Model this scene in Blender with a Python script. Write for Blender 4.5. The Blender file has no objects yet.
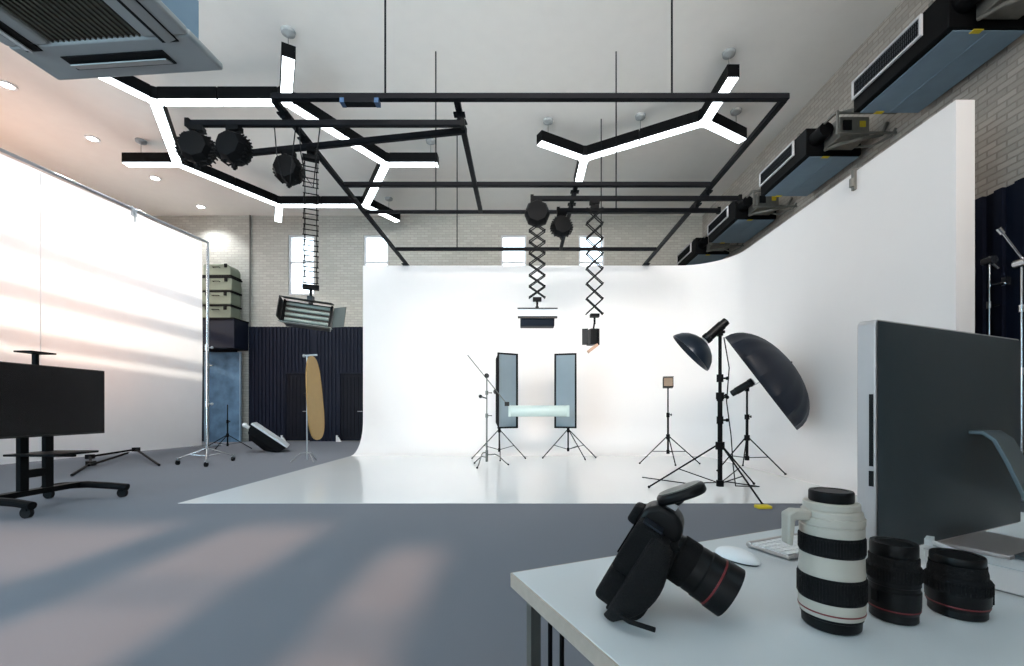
import bpy, bmesh, math, random
from mathutils import Vector, Matrix
random.seed(7)
sc = bpy.context.scene
COL = sc.collection
PI = math.pi
F, CX, CY, EYE = 445.0, 523.0, 409.0, 1.10      # focal length in px, principal point, eye height

def V(*a): return Vector(a)
def at(px, py, d):            # point seen at a pixel, at a given distance into the room
    return V((px-CX)*d/F, d, EYE-(py-CY)*d/F)
def lin(c):
    c = c/255.0
    return c/12.92 if c <= .04045 else ((c+.055)/1.055)**2.4
def rgb(r, g, b): return (lin(r), lin(g), lin(b), 1)

# ------------------------------------------------------------------ materials
def mat(name, col, rough=.5, metal=0, var=.08, scale=20, bump=0, spec=.5, coat=0, emit=None, estr=0, trans=0):
    m = bpy.data.materials.new(name); m.use_nodes = True
    nt = m.node_tree; b = nt.nodes['Principled BSDF']
    b.inputs['Roughness'].default_value = rough
    b.inputs['Metallic'].default_value = metal
    b.inputs['Specular IOR Level'].default_value = spec
    b.inputs['Coat Weight'].default_value = coat
    if trans: b.inputs['Transmission Weight'].default_value = trans
    tc = nt.nodes.new('ShaderNodeTexCoord'); n = nt.nodes.new('ShaderNodeTexNoise')
    n.inputs['Scale'].default_value = scale; n.inputs['Detail'].default_value = 3
    nt.links.new(tc.outputs['Object'], n.inputs['Vector'])
    r = nt.nodes.new('ShaderNodeMix'); r.data_type = 'RGBA'
    r.inputs['A'].default_value = tuple(c*(1-var) for c in col[:3])+(1,)
    r.inputs['B'].default_value = tuple(min(1, c*(1+var)) for c in col[:3])+(1,)
    nt.links.new(n.outputs['Fac'], r.inputs['Factor'])
    nt.links.new(r.outputs['Result'], b.inputs['Base Color'])
    if bump:
        bp = nt.nodes.new('ShaderNodeBump'); bp.inputs['Strength'].default_value = bump
        bp.inputs['Distance'].default_value = .01
        nt.links.new(n.outputs['Fac'], bp.inputs['Height']); nt.links.new(bp.outputs['Normal'], b.inputs['Normal'])
    if emit:
        b.inputs['Emission Color'].default_value = emit; b.inputs['Emission Strength'].default_value = estr
    return m

def brick_mat(name, axis, c1, c2, mortar):
    m = bpy.data.materials.new(name); m.use_nodes = True
    nt = m.node_tree; b = nt.nodes['Principled BSDF']; b.inputs['Roughness'].default_value = .85
    tc = nt.nodes.new('ShaderNodeTexCoord'); sp = nt.nodes.new('ShaderNodeSeparateXYZ'); cb = nt.nodes.new('ShaderNodeCombineXYZ')
    nt.links.new(tc.outputs['Object'], sp.inputs[0])
    nt.links.new(sp.outputs[axis], cb.inputs[0]); nt.links.new(sp.outputs[2], cb.inputs[1])
    br = nt.nodes.new('ShaderNodeTexBrick'); br.inputs['Scale'].default_value = 1
    br.inputs['Brick Width'].default_value = .24; br.inputs['Row Height'].default_value = .085
    br.inputs['Mortar Size'].default_value = .012; br.inputs['Mortar Smooth'].default_value = .4
    br.inputs['Color1'].default_value = c1; br.inputs['Color2'].default_value = c2; br.inputs['Mortar'].default_value = mortar
    nt.links.new(cb.outputs[0], br.inputs['Vector']); nt.links.new(br.outputs['Color'], b.inputs['Base Color'])
    n = nt.nodes.new('ShaderNodeTexNoise'); n.inputs['Scale'].default_value = 18; n.inputs['Detail'].default_value = 4
    nt.links.new(tc.outputs['Object'], n.inputs['Vector'])
    ad = nt.nodes.new('ShaderNodeMath'); ad.operation = 'MULTIPLY_ADD'; ad.inputs[1].default_value = -1.0
    nt.links.new(br.outputs['Fac'], ad.inputs[0]); nt.links.new(n.outputs['Fac'], ad.inputs[2])
    bp = nt.nodes.new('ShaderNodeBump'); bp.inputs['Strength'].default_value = .7; bp.inputs['Distance'].default_value = .012
    nt.links.new(ad.outputs[0], bp.inputs['Height']); nt.links.new(bp.outputs['Normal'], b.inputs['Normal'])
    return m

def fabric_mat(name, col, trans):
    m = bpy.data.materials.new(name); m.use_nodes = True
    nt = m.node_tree; out = nt.nodes['Material Output']; nt.nodes.remove(nt.nodes['Principled BSDF'])
    tc = nt.nodes.new('ShaderNodeTexCoord'); n = nt.nodes.new('ShaderNodeTexNoise'); n.inputs['Scale'].default_value = 3
    nt.links.new(tc.outputs['Object'], n.inputs['Vector'])
    r = nt.nodes.new('ShaderNodeMix'); r.data_type = 'RGBA'
    r.inputs['A'].default_value = tuple(c*.96 for c in col[:3])+(1,); r.inputs['B'].default_value = col
    nt.links.new(n.outputs['Fac'], r.inputs['Factor'])
    d = nt.nodes.new('ShaderNodeBsdfDiffuse'); t = nt.nodes.new('ShaderNodeBsdfTranslucent'); mx = nt.nodes.new('ShaderNodeMixShader')
    mx.inputs[0].default_value = trans
    nt.links.new(r.outputs['Result'], d.inputs['Color']); nt.links.new(r.outputs['Result'], t.inputs['Color'])
    nt.links.new(d.outputs[0], mx.inputs[1]); nt.links.new(t.outputs[0], mx.inputs[2]); nt.links.new(mx.outputs[0], out.inputs[0])
    return m

def glass_mat(name):
    m = bpy.data.materials.new(name); m.use_nodes = True
    nt = m.node_tree; out = nt.nodes['Material Output']; nt.nodes.remove(nt.nodes['Principled BSDF'])
    t = nt.nodes.new('ShaderNodeBsdfTransparent'); t.inputs[0].default_value = (.93, .96, .97, 1)
    g = nt.nodes.new('ShaderNodeBsdfGlossy'); g.inputs['Roughness'].default_value = .02
    fr = nt.nodes.new('ShaderNodeFresnel'); mx = nt.nodes.new('ShaderNodeMixShader')
    nt.links.new(fr.outputs[0], mx.inputs[0]); nt.links.new(t.outputs[0], mx.inputs[1]); nt.links.new(g.outputs[0], mx.inputs[2])
    nt.links.new(mx.outputs[0], out.inputs[0])
    return m

M = dict(
    carpet=mat('carpet', rgb(119, 123, 131), .95, var=.12, scale=260, bump=.12, spec=.1),
    ceiling=mat('ceiling_plaster', rgb(234, 230, 224), .9, var=.03, scale=4, spec=.2),
    plaster=mat('wall_plaster', rgb(215, 208, 200), .9, var=.03, scale=4),
    brick_x=brick_mat('painted_brick_along_back', 0, rgb(184, 182, 174), rgb(170, 168, 160), rgb(162, 160, 152)),
    brick_y=brick_mat('painted_brick_along_side', 1, rgb(186, 178, 168), rgb(168, 160, 150), rgb(158, 150, 141)),
    cladding=mat('black_cladding', rgb(18, 24, 40), .6, spec=.2, var=.12, scale=6),
    door=mat('black_door', rgb(13, 16, 27), .6, spec=.2),
    cyc=mat('cove_paint', rgb(233, 231, 230), .75, var=.012, scale=2, spec=.3),
    gloss=mat('gloss_floor_paint', rgb(236, 238, 238), .13, var=.012, scale=2, spec=.6),
    black=mat('black_metal', rgb(7, 8, 10), .6, spec=.1, var=.15, scale=30),
    rig=mat('rig_metal', rgb(7, 9, 14), .6, spec=.1, var=.15, scale=10),
    plastic=mat('black_plastic', rgb(6, 7, 9), .42, var=.12, scale=60, spec=.25),
    rubber=mat('black_rubber', rgb(10, 11, 13), .8, var=.2, scale=200, bump=.3, spec=.25),
    grip=mat('textured_grip', rgb(10, 11, 13), .7, var=.3, scale=420, bump=.6, spec=.25),
    screen=mat('dark_screen', rgb(10, 9, 13), .24, var=.03, spec=.15),
    steel=mat('brushed_steel', rgb(176, 180, 184), .3, metal=.9, var=.06, scale=60),
    chrome=mat('chrome', rgb(205, 207, 210), .16, metal=1, var=.03),
    galv=mat('galvanised_sheet', rgb(132, 158, 178), .5, metal=.35, var=.1, scale=5),
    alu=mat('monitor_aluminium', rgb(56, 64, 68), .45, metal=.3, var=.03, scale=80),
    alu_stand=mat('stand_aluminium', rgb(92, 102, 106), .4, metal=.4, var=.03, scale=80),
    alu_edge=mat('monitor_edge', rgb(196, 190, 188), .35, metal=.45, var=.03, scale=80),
    white=mat('white_plastic', rgb(232, 234, 235), .35, var=.03),
    cream=mat('cream_lens_paint', rgb(178, 173, 162), .42, var=.04, scale=90),
    red=mat('red_ring', rgb(112, 26, 30), .4),
    desk=mat('white_desk_laminate', rgb(206, 214, 217), .34, var=.03, scale=3, spec=.45),
    desk_edge=mat('desk_edge_band', rgb(172, 162, 150), .6, var=.12, scale=60),
    leg=mat('grey_green_leg', rgb(106, 110, 106), .4, metal=.5),
    softgrey=mat('softbox_front_cloth', rgb(126, 141, 150), .85, var=.05, scale=6),
    softwhite=mat('softbox_white_rim', rgb(215, 222, 226), .8),
    cloth=mat('black_cloth', rgb(14, 15, 18), .85, var=.2, scale=40, spec=.2),
    umb=mat('umbrella_cloth', rgb(15, 22, 34), .5, var=.1, scale=8, spec=.3),
    umb_in=mat('umbrella_lining', rgb(225, 228, 230), .6),
    dish=mat('dish_metal', rgb(24, 34, 46), .3, metal=.3, var=.08),
    gold=mat('gold_reflector', rgb(152, 122, 66), .45, metal=.25, var=.12, scale=9),
    canvas=mat('mottled_blue_canvas', rgb(86, 118, 146), .85, var=.85, scale=2.6),
    case=mat('grey_green_case', rgb(112, 120, 104), .6, var=.1, scale=9),
    led=mat('led_diffuser', rgb(250, 252, 255), .5, emit=(.86, .95, 1, 1), estr=4.3),
    led_left=mat('downlight_lens', rgb(250, 252, 255), .5, emit=(1, .97, .93, 1), estr=14),
    tube=mat('unlit_fluorescent_tube', rgb(128, 138, 130), .35),
    grille=mat('dark_grille', rgb(70, 74, 80), .6, var=.3, scale=40),
    accase=mat('ac_panel_plastic', rgb(150, 154, 154), .45, var=.04),
    acdark=mat('ac_filter', rgb(78, 74, 66), .8, var=.3, scale=90),
    yellow=mat('yellow_sticker', rgb(214, 190, 40), .6),
    wood=mat('pinkish_wood', rgb(186, 150, 126), .6),
    pipe=mat('grey_pipe', rgb(120, 118, 112), .5, metal=.4, var=.2),
    acrylic=mat('pale_acrylic', rgb(186, 202, 198), .25, var=.02),
    fabric=fabric_mat('white_backdrop_cloth', rgb(240, 242, 244), .54),
    glass=glass_mat('window_glass'),
    sun_diffuser=fabric_mat('sun_diffuser_pane', rgb(225, 232, 236), .45),  # diffusing pane for the added upper windows, stops direct sun
    frame=mat('window_frame_white', rgb(206, 206, 208), .5),
    tan=mat('tan_flash_face', rgb(128, 106, 84), .5),
    blue=mat('blue_clip', rgb(24, 62, 96), .5),
)

# ------------------------------------------------------------------ mesh builder
def frame_z(d):
    d = Vector(d).normalized()
    return d.to_track_quat('Z', 'Y').to_matrix()
class MB:
    def __init__(s): s.bm = bmesh.new()
    def _xf(s, vs, M3, c):
        for v in vs: v.co = (M3 @ v.co if M3 is not None else v.co) + Vector(c)
    def box(s, c, size, R=None):
        g = bmesh.ops.create_cube(s.bm, size=1)['verts']
        for v in g: v.co = V(v.co.x*size[0], v.co.y*size[1], v.co.z*size[2])
        s._xf(g, R, c); return s
    def tube(s, p, q, r, r2=None, n=12):
        p, q = Vector(p), Vector(q); d = q-p
        g = bmesh.ops.create_cone(s.bm, cap_ends=True, segments=n, radius1=r, radius2=r if r2 is None else r2, depth=d.length)['verts']
        s._xf(g, frame_z(d), (p+q)/2); return s
    def ball(s, c, r, sc3=(1, 1, 1), R=None, n=16):
        g = bmesh.ops.create_uvsphere(s.bm, u_segments=n, v_segments=max(6, n//2), radius=r)['verts']
        for v in g: v.co = V(v.co.x*sc3[0], v.co.y*sc3[1], v.co.z*sc3[2])
        s._xf(g, R, c); return s
    def path(s, pts, r, n=8):
        pts = [Vector(p) for p in pts]; rings = []
        up = None
        for i, p in enumerate(pts):
            t = (pts[min(i+1, len(pts)-1)]-pts[max(i-1, 0)]).normalized()
            if up is None: up = t.orthogonal().normalized()
            up = (up-t*up.dot(t)).normalized(); w = t.cross(up)
            rings.append([s.bm.verts.new(p+(up*math.cos(2*PI*k/n)+w*math.sin(2*PI*k/n))*r) for k in range(n)])
        for a, b in zip(rings, rings[1:]):
            for k in range(n): s.bm.faces.new((a[k], a[(k+1) % n], b[(k+1) % n], b[k]))
        s.bm.faces.new(rings[0][::-1]); s.bm.faces.new(rings[-1]); return s
    def lathe(s, prof, c=(0, 0, 0), R=None, n=40, cap=True):
        c = Vector(c); rings = []
        for r, z in prof:
            ring = []
            for k in range(n):
                v = V(r*math.cos(2*PI*k/n), r*math.sin(2*PI*k/n), z)
                ring.append(s.bm.verts.new((R @ v if R is not None else v)+c))
            rings.append(ring)
        for a, b in zip(rings, rings[1:]):
            for k in range(n): s.bm.faces.new((a[k], a[(k+1) % n], b[(k+1) % n], b[k]))
        if cap: s.bm.faces.new(rings[0][::-1]); s.bm.faces.new(rings[-1])
        return s
    def prism(s, poly, h, c=(0, 0, 0), R=None):          # polygon in local XY, extruded h along local Z (centred)
        c = Vector(c); lo, hi = [], []
        for x, y in poly:
            for z, L in ((-h/2, lo), (h/2, hi)):
                v = V(x, y, z); L.append(s.bm.verts.new((R @ v if R is not None else v)+c))
        n = len(poly); s.bm.faces.new(lo[::-1]); s.bm.faces.new(hi)
        for k in range(n): s.bm.faces.new((lo[k], lo[(k+1) % n], hi[(k+1) % n], hi[k]))
        return s
    def quad(s, *p): s.bm.faces.new([s.bm.verts.new(Vector(q)) for q in p]); return s
    def obj(s, name, m, parent=None, off=None, bevel=0, seg=2, smooth=35, loc=None, sub=0, solid=0):
        bmesh.ops.recalc_face_normals(s.bm, faces=s.bm.faces)
        me = bpy.data.meshes.new(name)
        if off is not None:
            for v in s.bm.verts: v.co -= Vector(off)
        s.bm.to_mesh(me); s.bm.free()
        me.materials.append(m if not isinstance(m, str) else M[m])
        if smooth:
            for p in me.polygons: p.use_smooth = True
            me.set_sharp_from_angle(angle=math.radians(smooth))
        o = bpy.data.objects.new(name, me); COL.objects.link(o)
        if parent: o.parent = parent
        if loc is not None: o.location = loc
        if solid:
            md = o.modifiers.new('s', 'SOLIDIFY'); md.thickness = solid; md.offset = 0
        if bevel:
            md = o.modifiers.new('b', 'BEVEL'); md.width = bevel; md.segments = seg; md.limit_method = 'ANGLE'; md.angle_limit = .6
        if sub:
            md = o.modifiers.new('u', 'SUBSURF'); md.levels = sub; md.render_levels = sub
        return o

def thing(name, label, cat, loc=(0, 0, 0), rz=0, group=None):
    o = bpy.data.objects.new(name, None); COL.objects.link(o); o.empty_display_size = .1
    o.location = loc; o.rotation_euler = (0, 0, rz); o['label'] = label; o['category'] = cat
    if group: o['group'] = group
    return o
def tag(o, label, cat, group=None):
    o['label'] = label; o['category'] = cat
    if group: o['group'] = group
    return o
def struct(o): o['kind'] = 'structure'; return o
def dup(root, loc, rz, label, group=None):
    r = root.copy(); COL.objects.link(r); r.location = loc; r.rotation_euler = (0, 0, rz); r['label'] = label
    if group: r['group'] = group
    for ch in list(root.children):
        c = ch.copy(); COL.objects.link(c); c.parent = r
        for g in list(ch.children):
            d = g.copy(); COL.objects.link(d); d.parent = c
    return r
def Rz(a): return Matrix.Rotation(a, 3, 'Z')
def Rx(a): return Matrix.Rotation(a, 3, 'X')
def Ry(a): return Matrix.Rotation(a, 3, 'Y')

# ------------------------------------------------------------------ the room
XL, XR, YR, YB, ZC = -14.0, 6.13, -3.0, 15.2, 7.7
T = .25
struct(MB().box(((XL+XR)/2, (YR+YB)/2, -.1), (XR-XL+2*T, YB-YR+2*T, .2)).obj('floor', 'carpet'))
struct(MB().box(((XL+XR)/2, (YR+YB)/2, ZC+.1), (XR-XL+2*T, YB-YR+2*T, .2)).obj('ceiling', 'ceiling'))

def wall_with_holes(name, m, axis, pos, th, a0, a1, holes):
    """wall in the plane axis=pos..pos+th; holes = (lo, hi, z0, z1)"""
    b = MB()
    xs = sorted({a0, a1, *[h[0] for h in holes], *[h[1] for h in holes]})
    zs = sorted({0, ZC, *[h[2] for h in holes], *[h[3] for h in holes]})
    for x0, x1 in zip(xs, xs[1:]):
        run = None
        for z0, z1 in zip(zs, zs[1:]):
            xm, zm = (x0+x1)/2, (z0+z1)/2
            if any(h[0] < xm < h[1] and h[2] < zm < h[3] for h in holes): 
                if run: b.box(*run_box(axis, pos, th, x0, x1, *run)); run = None
                continue
            run = (run[0], z1) if run else (z0, z1)
        if run: b.box(*run_box(axis, pos, th, x0, x1, *run))
    return struct(b.obj(name, m, smooth=0))
def run_box(axis, pos, th, x0, x1, z0, z1):
    c, s = (x0+x1)/2, x1-x0
    if axis == 'Y': return ((c, pos+th/2, (z0+z1)/2), (s, abs(th), z1-z0))
    return ((pos+th/2, c, (z0+z1)/2), (abs(th), s, z1-z0))

win_n = 0
def window(axis, pos, x0, x1, z0, z1, bars_z=(), bars_x=(), fw=.06, bz=.05, dep=.1, pane='glass'):
    global win_n; win_n += 1
    cx, cz = (x0+x1)/2, (z0+z1)/2
    loc = V(cx, pos, z0) if axis == 'Y' else V(pos, cx, z0)
    w = bpy.data.objects.new(f'window_{win_n}', None); COL.objects.link(w); w.location = loc; w['kind'] = 'structure'
    def bx(b, a, z, sa, sz, d):
        if axis == 'Y': b.box((a-cx, 0, z-z0), (sa, d, sz))
        else: b.box((0, a-cx, z-z0), (d, sa, sz))
    b = MB()
    bx(b, x0+fw/2, cz, fw, z1-z0, dep); bx(b, x1-fw/2, cz, fw, z1-z0, dep)
    bx(b, cx, z0+fw/2, x1-x0-2*fw, fw, dep); bx(b, cx, z1-fw/2, x1-x0-2*fw, fw, dep)
    for z in bars_z: bx(b, cx, z, x1-x0-2*fw, bz, dep)
    for x in bars_x: bx(b, x, cz, fw, z1-z0-2*fw, dep*.9)
    b.obj('window_frame', 'frame', w)
    g = MB(); bx(g, cx, cz, x1-x0-2*fw+.01, z1-z0-2*fw+.01, .008); g.obj('pane', pane, w)
    return w

back_w = [(-8.02, -7.12, 5.0, 7.05), (-5.45, -4.6, 5.0, 7.05), (-.75, .12, 5.0, 7.05), (1.9, 2.78, 5.0, 7.05)]
wall_with_holes('wall_back', M['brick_x'], 'Y', YB, T, XL, XR, back_w)
for h in back_w: window('Y', YB+.1, *h, bars_z=(6.13,))
left_w = [(3.0, 14.6, 3.83, 6.65)]
wall_with_holes('wall_left', M['plaster'], 'X', XL, -T, YR, YB, left_w)
window('X', XL-.1, *left_w[0], bars_z=(4.21, 4.87, 5.54), fw=.12, bz=.19)
wall_with_holes('wall_right', M['brick_y'], 'X', XR, T, YR, YB, [])
rear_w = [(-9.0, -6.2, .5, 4.0), (-5.8, -3.05, .5, 4.3), (-2.6, -1.62, .5, 4.3), (-1.0, -.42, .5, 3.9),
          (-7.2, -3.3, 4.9, 7.3), (-2.7, 1.2, 4.9, 7.3), (1.9, 5.3, 4.9, 7.3)]  # unseen upper row, made up to seat the fill lights
wall_with_holes('wall_rear', M['plaster'], 'Y', YR, -T, XL, XR, rear_w)
for h in rear_w: window('Y', YR-.1, *h, bars_z=((h[2]*.25+h[3]*.75),), pane='sun_diffuser' if h[2] > 4.5 else 'glass')  # added upper panes diffuse, keeping sun patches off the cove

# black ribbed cladding along the back and right walls
def cladding(name, axis, pos, a0, a1, ztop, doors=(), p=.125, rw=.065, rd=.035):
    b = MB()
    n = int((a1-a0)/p)
    segs = [(a0, a1, 0, ztop)]
    for d0, d1, dz in doors:
        new = []
        for s0, s1, z0, z1 in segs:
            if s0 < d0 and d1 < s1: new += [(s0, d0, z0, z1), (d0, d1, dz, z1), (d1, s1, z0, z1)]
            else: new.append((s0, s1, z0, z1))
        segs = new
    for s0, s1, z0, z1 in segs:
        b.box(*run_box(axis, pos, -.03, s0, s1, z0, z1))
        k = math.ceil((s0-a0)/p)
        x = a0+k*p
        while x+rw-.005 < s1:
            b.box(*run_box(axis, pos-.03, -rd, x, x+rw, z0, z1)); x += p
    return struct(b.obj(name, 'cladding', smooth=0))
doors = [(-8.1, -7.2, 2.35), (-6.25, -5.35, 2.35)]
cladding('trim_1', 'Y', YB, -9.33, -2.5, 3.9, doors)
cladding('trim_2', 'X', XR, 2.5, 9.5, 3.9, (), .24, .1, .05)
for i, (d0, d1, dz) in enumerate(doors):
    dr = bpy.data.objects.new(f'door_{i+1}', None); COL.objects.link(dr); dr.location = ((d0+d1)/2, YB-.03, 0); dr['kind'] = 'structure'
    w = d1-d0
    b = MB().box((0, 0, dz/2), (w-.08, .045, dz-.05))
    for k in range(6): b.box((-w/2+.13+k*(w-.26)/5, -.03, dz/2), (.02, .02, dz-.3))
    b.obj('door_leaf', 'door', dr)
    MB().box((-w/2+.02, -.02, dz/2), (.04, .09, dz)).box((w/2-.02, -.02, dz/2), (.04, .09, dz)).box((0, -.02, dz-.02), (w-.08, .09, .04)).obj('door_frame', 'cladding', dr)
    MB().tube((w/2-.12, -.03, 1.02), (w/2-.12, -.1, 1.02), .014).tube((w/2-.12, -.095, 1.02), (w/2-.26, -.095, 1.02), .012).obj('door_handle', 'steel', dr)
# white door wedges on the floor
for i, x in enumerate((-8.05, -6.2)):
    t = thing('door_stop', ('white door stop on the floor at the left black door', 'white door stop on the floor at the black door beside the cove')[i], 'door stop', (x, YB-.3, 0))
    MB().prism([(0, 0), (.12, 0), (.02, .16), (0, .16)], .05, (0, 0, 0), Rx(PI/2)).obj('wedge', 'white', t)
    MB().box((-.03, 0, .11), (.05, .05, .22)).obj('post', 'white', t)
# conduit on the back wall
MB().tube((-9.3, YB-.04, 3.9), (-9.3, YB-.04, ZC), .03).obj('trim_3', 'pipe')['kind'] = 'structure'
struct(MB().box((-10.7, YB-.03, 1.55), (1.9, .06, 3.1)).obj('trim_4', 'cladding'))

# ------------------------------------------------------------------ white cove
CXL, CXR, CYF, CYB, CTOP, CRAD, CTH = -4.016, 5.04, 5.18, 11.17, 4.7, .8, .22
cyc = thing('infinity_cove', 'white seamless studio cove with curved corner and glossy painted floor', 'studio cove', (0, CYF, 0))
RC = 1.15
stations = [((CXL, CYB), (0, -1))]
for k in range(1, 14): stations.append(((CXL+(CXR-RC-CXL)*k/13, CYB), (0, -1)))
for k in range(1, 15):
    a = PI/2*k/14
    stations.append(((CXR-RC+RC*math.sin(a), CYB-RC+RC*math.cos(a)), (-math.sin(a), -math.cos(a))))
for k in range(1, 10): stations.append(((CXR, CYB-RC-(CYB-RC-CYF)*k/9), (-1, 0)))
b = MB(); loops = []
for (x, y), (nx, ny) in stations:
    pr = [(CRAD*(1-math.sin(PI/2*k/12)), .004+CRAD*(1-math.cos(PI/2*k/12))) for k in range(13)]
    pr += [(0, CTOP), (-CTH, CTOP), (-CTH, .002), (CRAD, .002)]
    loops.append([b.bm.verts.new((x+nx*d, y+ny*d, z)) for d, z in pr])
for A, B in zip(loops, loops[1:]):
    n = len(A)
    for k in range(n): b.bm.faces.new((A[k], A[(k+1) % n], B[(k+1) % n], B[k]))
b.bm.faces.new(loops[0]); b.bm.faces.new(loops[-1][::-1])
b.obj('cove_wall', 'cyc', cyc, off=(0, CYF, 0))
inner = [(x+nx*CRAD, y+ny*CRAD) for (x, y), (nx, ny) in stations]
b = MB(); pts = inner+[(CXL, CYF)] if False else inner+[(CXL, CYF)]
lo = [b.bm.verts.new((x, y, .001)) for x, y in pts]; hi = [b.bm.verts.new((x, y, .004)) for x, y in pts]
b.bm.faces.new(hi); b.bm.faces.new(lo[::-1])
for k in range(len(pts)): b.bm.faces.new((lo[k], lo[(k+1) % len(pts)], hi[(k+1) % len(pts)], hi[k]))
b.obj('cove_floor', 'gloss', cyc, off=(0, CYF, 0), smooth=0)
ZF = .004
t = thing('wall_bracket', 'small grey bracket hooked on top of the right cove wall', 'bracket', (CXR, 6.75, CTOP-.28))
MB().box((-.02, 0, .14), (.04, .06, .28)).box((.03, 0, .295), (.14, .06, .03)).obj('hook', 'pipe', t)
MB().tube((-.045, 0, .05), (-.045, 0, .17), .04).obj('weight', 'pipe', t)

# ------------------------------------------------------------------ backdrop on the left
bdA, bdB = V(-9.3, 12.88, 0), V(-10.55, 3.1, 0)
bdir = (bdB-bdA).normalized(); bn = V(-bdir.y, bdir.x, 0)
if bn.x < 0: bn = -bn
bd = thing('backdrop_screen', 'large white translucent cloth backdrop stretched on a steel tube frame', 'backdrop', bdA)
L = (bdB-bdA).length; ZT = 5.98
b = MB(); NX, NZ = 60, 24; grid = []
for i in range(NX+1):
    row = []
    for j in range(NZ+1):
        u, z = i/NX*L, .05+j/NZ*(ZT-.1)
        wv = .018*math.sin(u*2.1+.4*z)+.012*math.sin(u*5.3+z*.7)
        p = bdir*u+bn*(wv*(1-abs(j/NZ-.5)*.8)); row.append(b.bm.verts.new((p.x, p.y, z)))
    grid.append(row)
for i in range(NX):
    for j in range(NZ): b.bm.faces.new((grid[i][j], grid[i+1][j], grid[i+1][j+1], grid[i][j+1]))
b.obj('backdrop_cloth', 'fabric', bd, smooth=180)
b = MB(); e0 = -bdir*.22
b.tube(e0+V(0, 0, ZT+.02), bdir*L+V(0, 0, ZT+.02), .035); b.obj('top_rail', 'steel', bd)
for u in (2.0, 6.2):
    q = bdir*u
    MB().path([q+V(0, 0, ZT), q+V(0, 0, ZT+.1)-bn*.02], .0125).box(q+V(0, 0, ZT-.06)+bn*.03, (.05, .12, .2)).tube(q+bn*.06+V(0, 0, ZT-.02), q+bn*.06+V(0, 0, ZT-.3), .015).obj('clamp', 'steel', bd)
for k, q in enumerate((e0, bdir*(L+.1))):
    MB().tube(q, q+V(0, 0, ZT), .03).box(q+V(0, 0, .02), (.5, .5, .03)).obj('post', 'steel', bd)
    MB().tube(q+V(0, 0, 2.3), q+V(0, 0, 2.45), .05).tube(q+V(0, 0, 2.38), q+V(.14, -.03, 2.38), .02).obj('collar', 'steel', bd)
for u in (3.9, 8.6):
    MB().box(bdir*u+bn*.03+V(0, 0, ZT/2), (.012, .012, ZT-.2)).obj('seam', 'fabric', bd)

# ------------------------------------------------------------------ stands
def foot_pts(c, angs, r): return [V(math.cos(math.radians(a))*r, math.sin(math.radians(a))*r, 0) for a in angs]
def tripod(name, label, cat, loc, h, apex, angs, r, pr=.016, m='black', group=None, brace=.35, low=.09):
    t = thing(name, label, cat, loc, 0, group)
    h1 = apex+(h-apex)*.45
    MB().tube((0, 0, low), (0, 0, h1), pr).obj('lower_pole', m, t)
    MB().tube((0, 0, h1-.02), (0, 0, h), pr*.72).obj('upper_pole', m, t)
    c = MB().tube((0, 0, h1-.05), (0, 0, h1+.04), pr*1.7).obj('collar', m, t)
    MB().tube((pr, 0, h1), (pr+.05, 0, h1), .009).tube((pr+.045, 0, h1-.022), (pr+.045, 0, h1+.022), .012).obj('knob', 'plastic', c)
    MB().tube((0, 0, apex-.05), (0, 0, apex+.05), pr*1.9).obj('leg_collar', m, t)
    MB().tube((0, 0, low-.02), (0, 0, low+.06), pr*1.6).obj('brace_collar', m, t)
    for a, rr in zip(angs, r if isinstance(r, (list, tuple)) else [r]*3):
        d = V(math.cos(math.radians(a)), math.sin(math.radians(a)), 0)
        p, q = d*pr*1.5+V(0, 0, apex), d*rr+V(0, 0, .02)
        lg = MB().tube(p, q, .011, n=10).obj('leg', m, t)
        MB().ball(q+V(0, 0, -.001), .019).obj('rubber_foot', 'rubber', lg)
        MB().tube(d*pr*1.2+V(0, 0, low+.03), p.lerp(q, .55), .007, n=8).obj('brace', m, t)
    return t, h
def strobe(t, c, axis, length=.34, r=.06, front='tan', name='flash_head'):
    """a studio flash head: axis points the way it fires"""
    axis = Vector(axis).normalized(); R = frame_z(axis); c = Vector(c)
    hd = MB().lathe([(r*.55, -length*.5), (r*.8, -length*.48), (r*.85, -length*.3), (r*.95, -length*.28), (r*.95, length*.3), (r*1.05, length*.32), (r*1.05, length*.46), (r*.9, length*.5)], c, R, 28).obj(name, 'plastic', t)
    MB().lathe([(r*.86, length*.5), (r*.5, length*.515), (.004, length*.53)], c, R, 24).obj('flash_face', front, hd)
    MB().box(c+R @ V(0, 0, -length*.505), (r*.7, r*.5, .006), R).obj('rear_panel', 'galv', hd)
    return hd

# main stand with the beauty dish
S1 = V(197*5.85/F, 5.85, ZF)
t, h = tripod('light_stand', 'tall black light stand nearest the desk, carrying the dish-shaped flash', 'light stand', S1, 2.08, 1.1-(446-CY)*5.85/F, (160, 277, 38), (.9, .86, .95), pr=.03, low=.1)
for z in (.95, 1.25, 1.5):
    MB().tube((0, 0, z-.05), (0, 0, z+.05), .042).tube((.03, 0, z), (.09, 0, z), .012).ball((.095, 0, z), .024).obj('collar', 'black', t)
dd = V(-.69, .22, -.66).normalized(); R = frame_z(dd)
H = S1+V(0, 0, 2.14)
bt = thing('beauty_dish_flash', 'flash head with round dark beauty dish tilted down to the left', 'studio flash', H)
hc = dd*.03+V(-.05, 0, -.01)
strobe(bt, hc+V(.02, 0, .02), dd, .36, .066, 'white')
MB().box((0, 0, -.03), (.05, .08, .11)).tube((-.06, 0, -.03), (.06, 0, -.03), .02).obj('tilt_bracket', 'black', bt)
prof = [(.075, .2), (.085, .205), (.14, .22), (.22, .265), (.28, .325), (.318, .4), (.325, .43), (.318, .43), (.27, .33), (.21, .275), (.13, .235), (.075, .21)]
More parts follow.
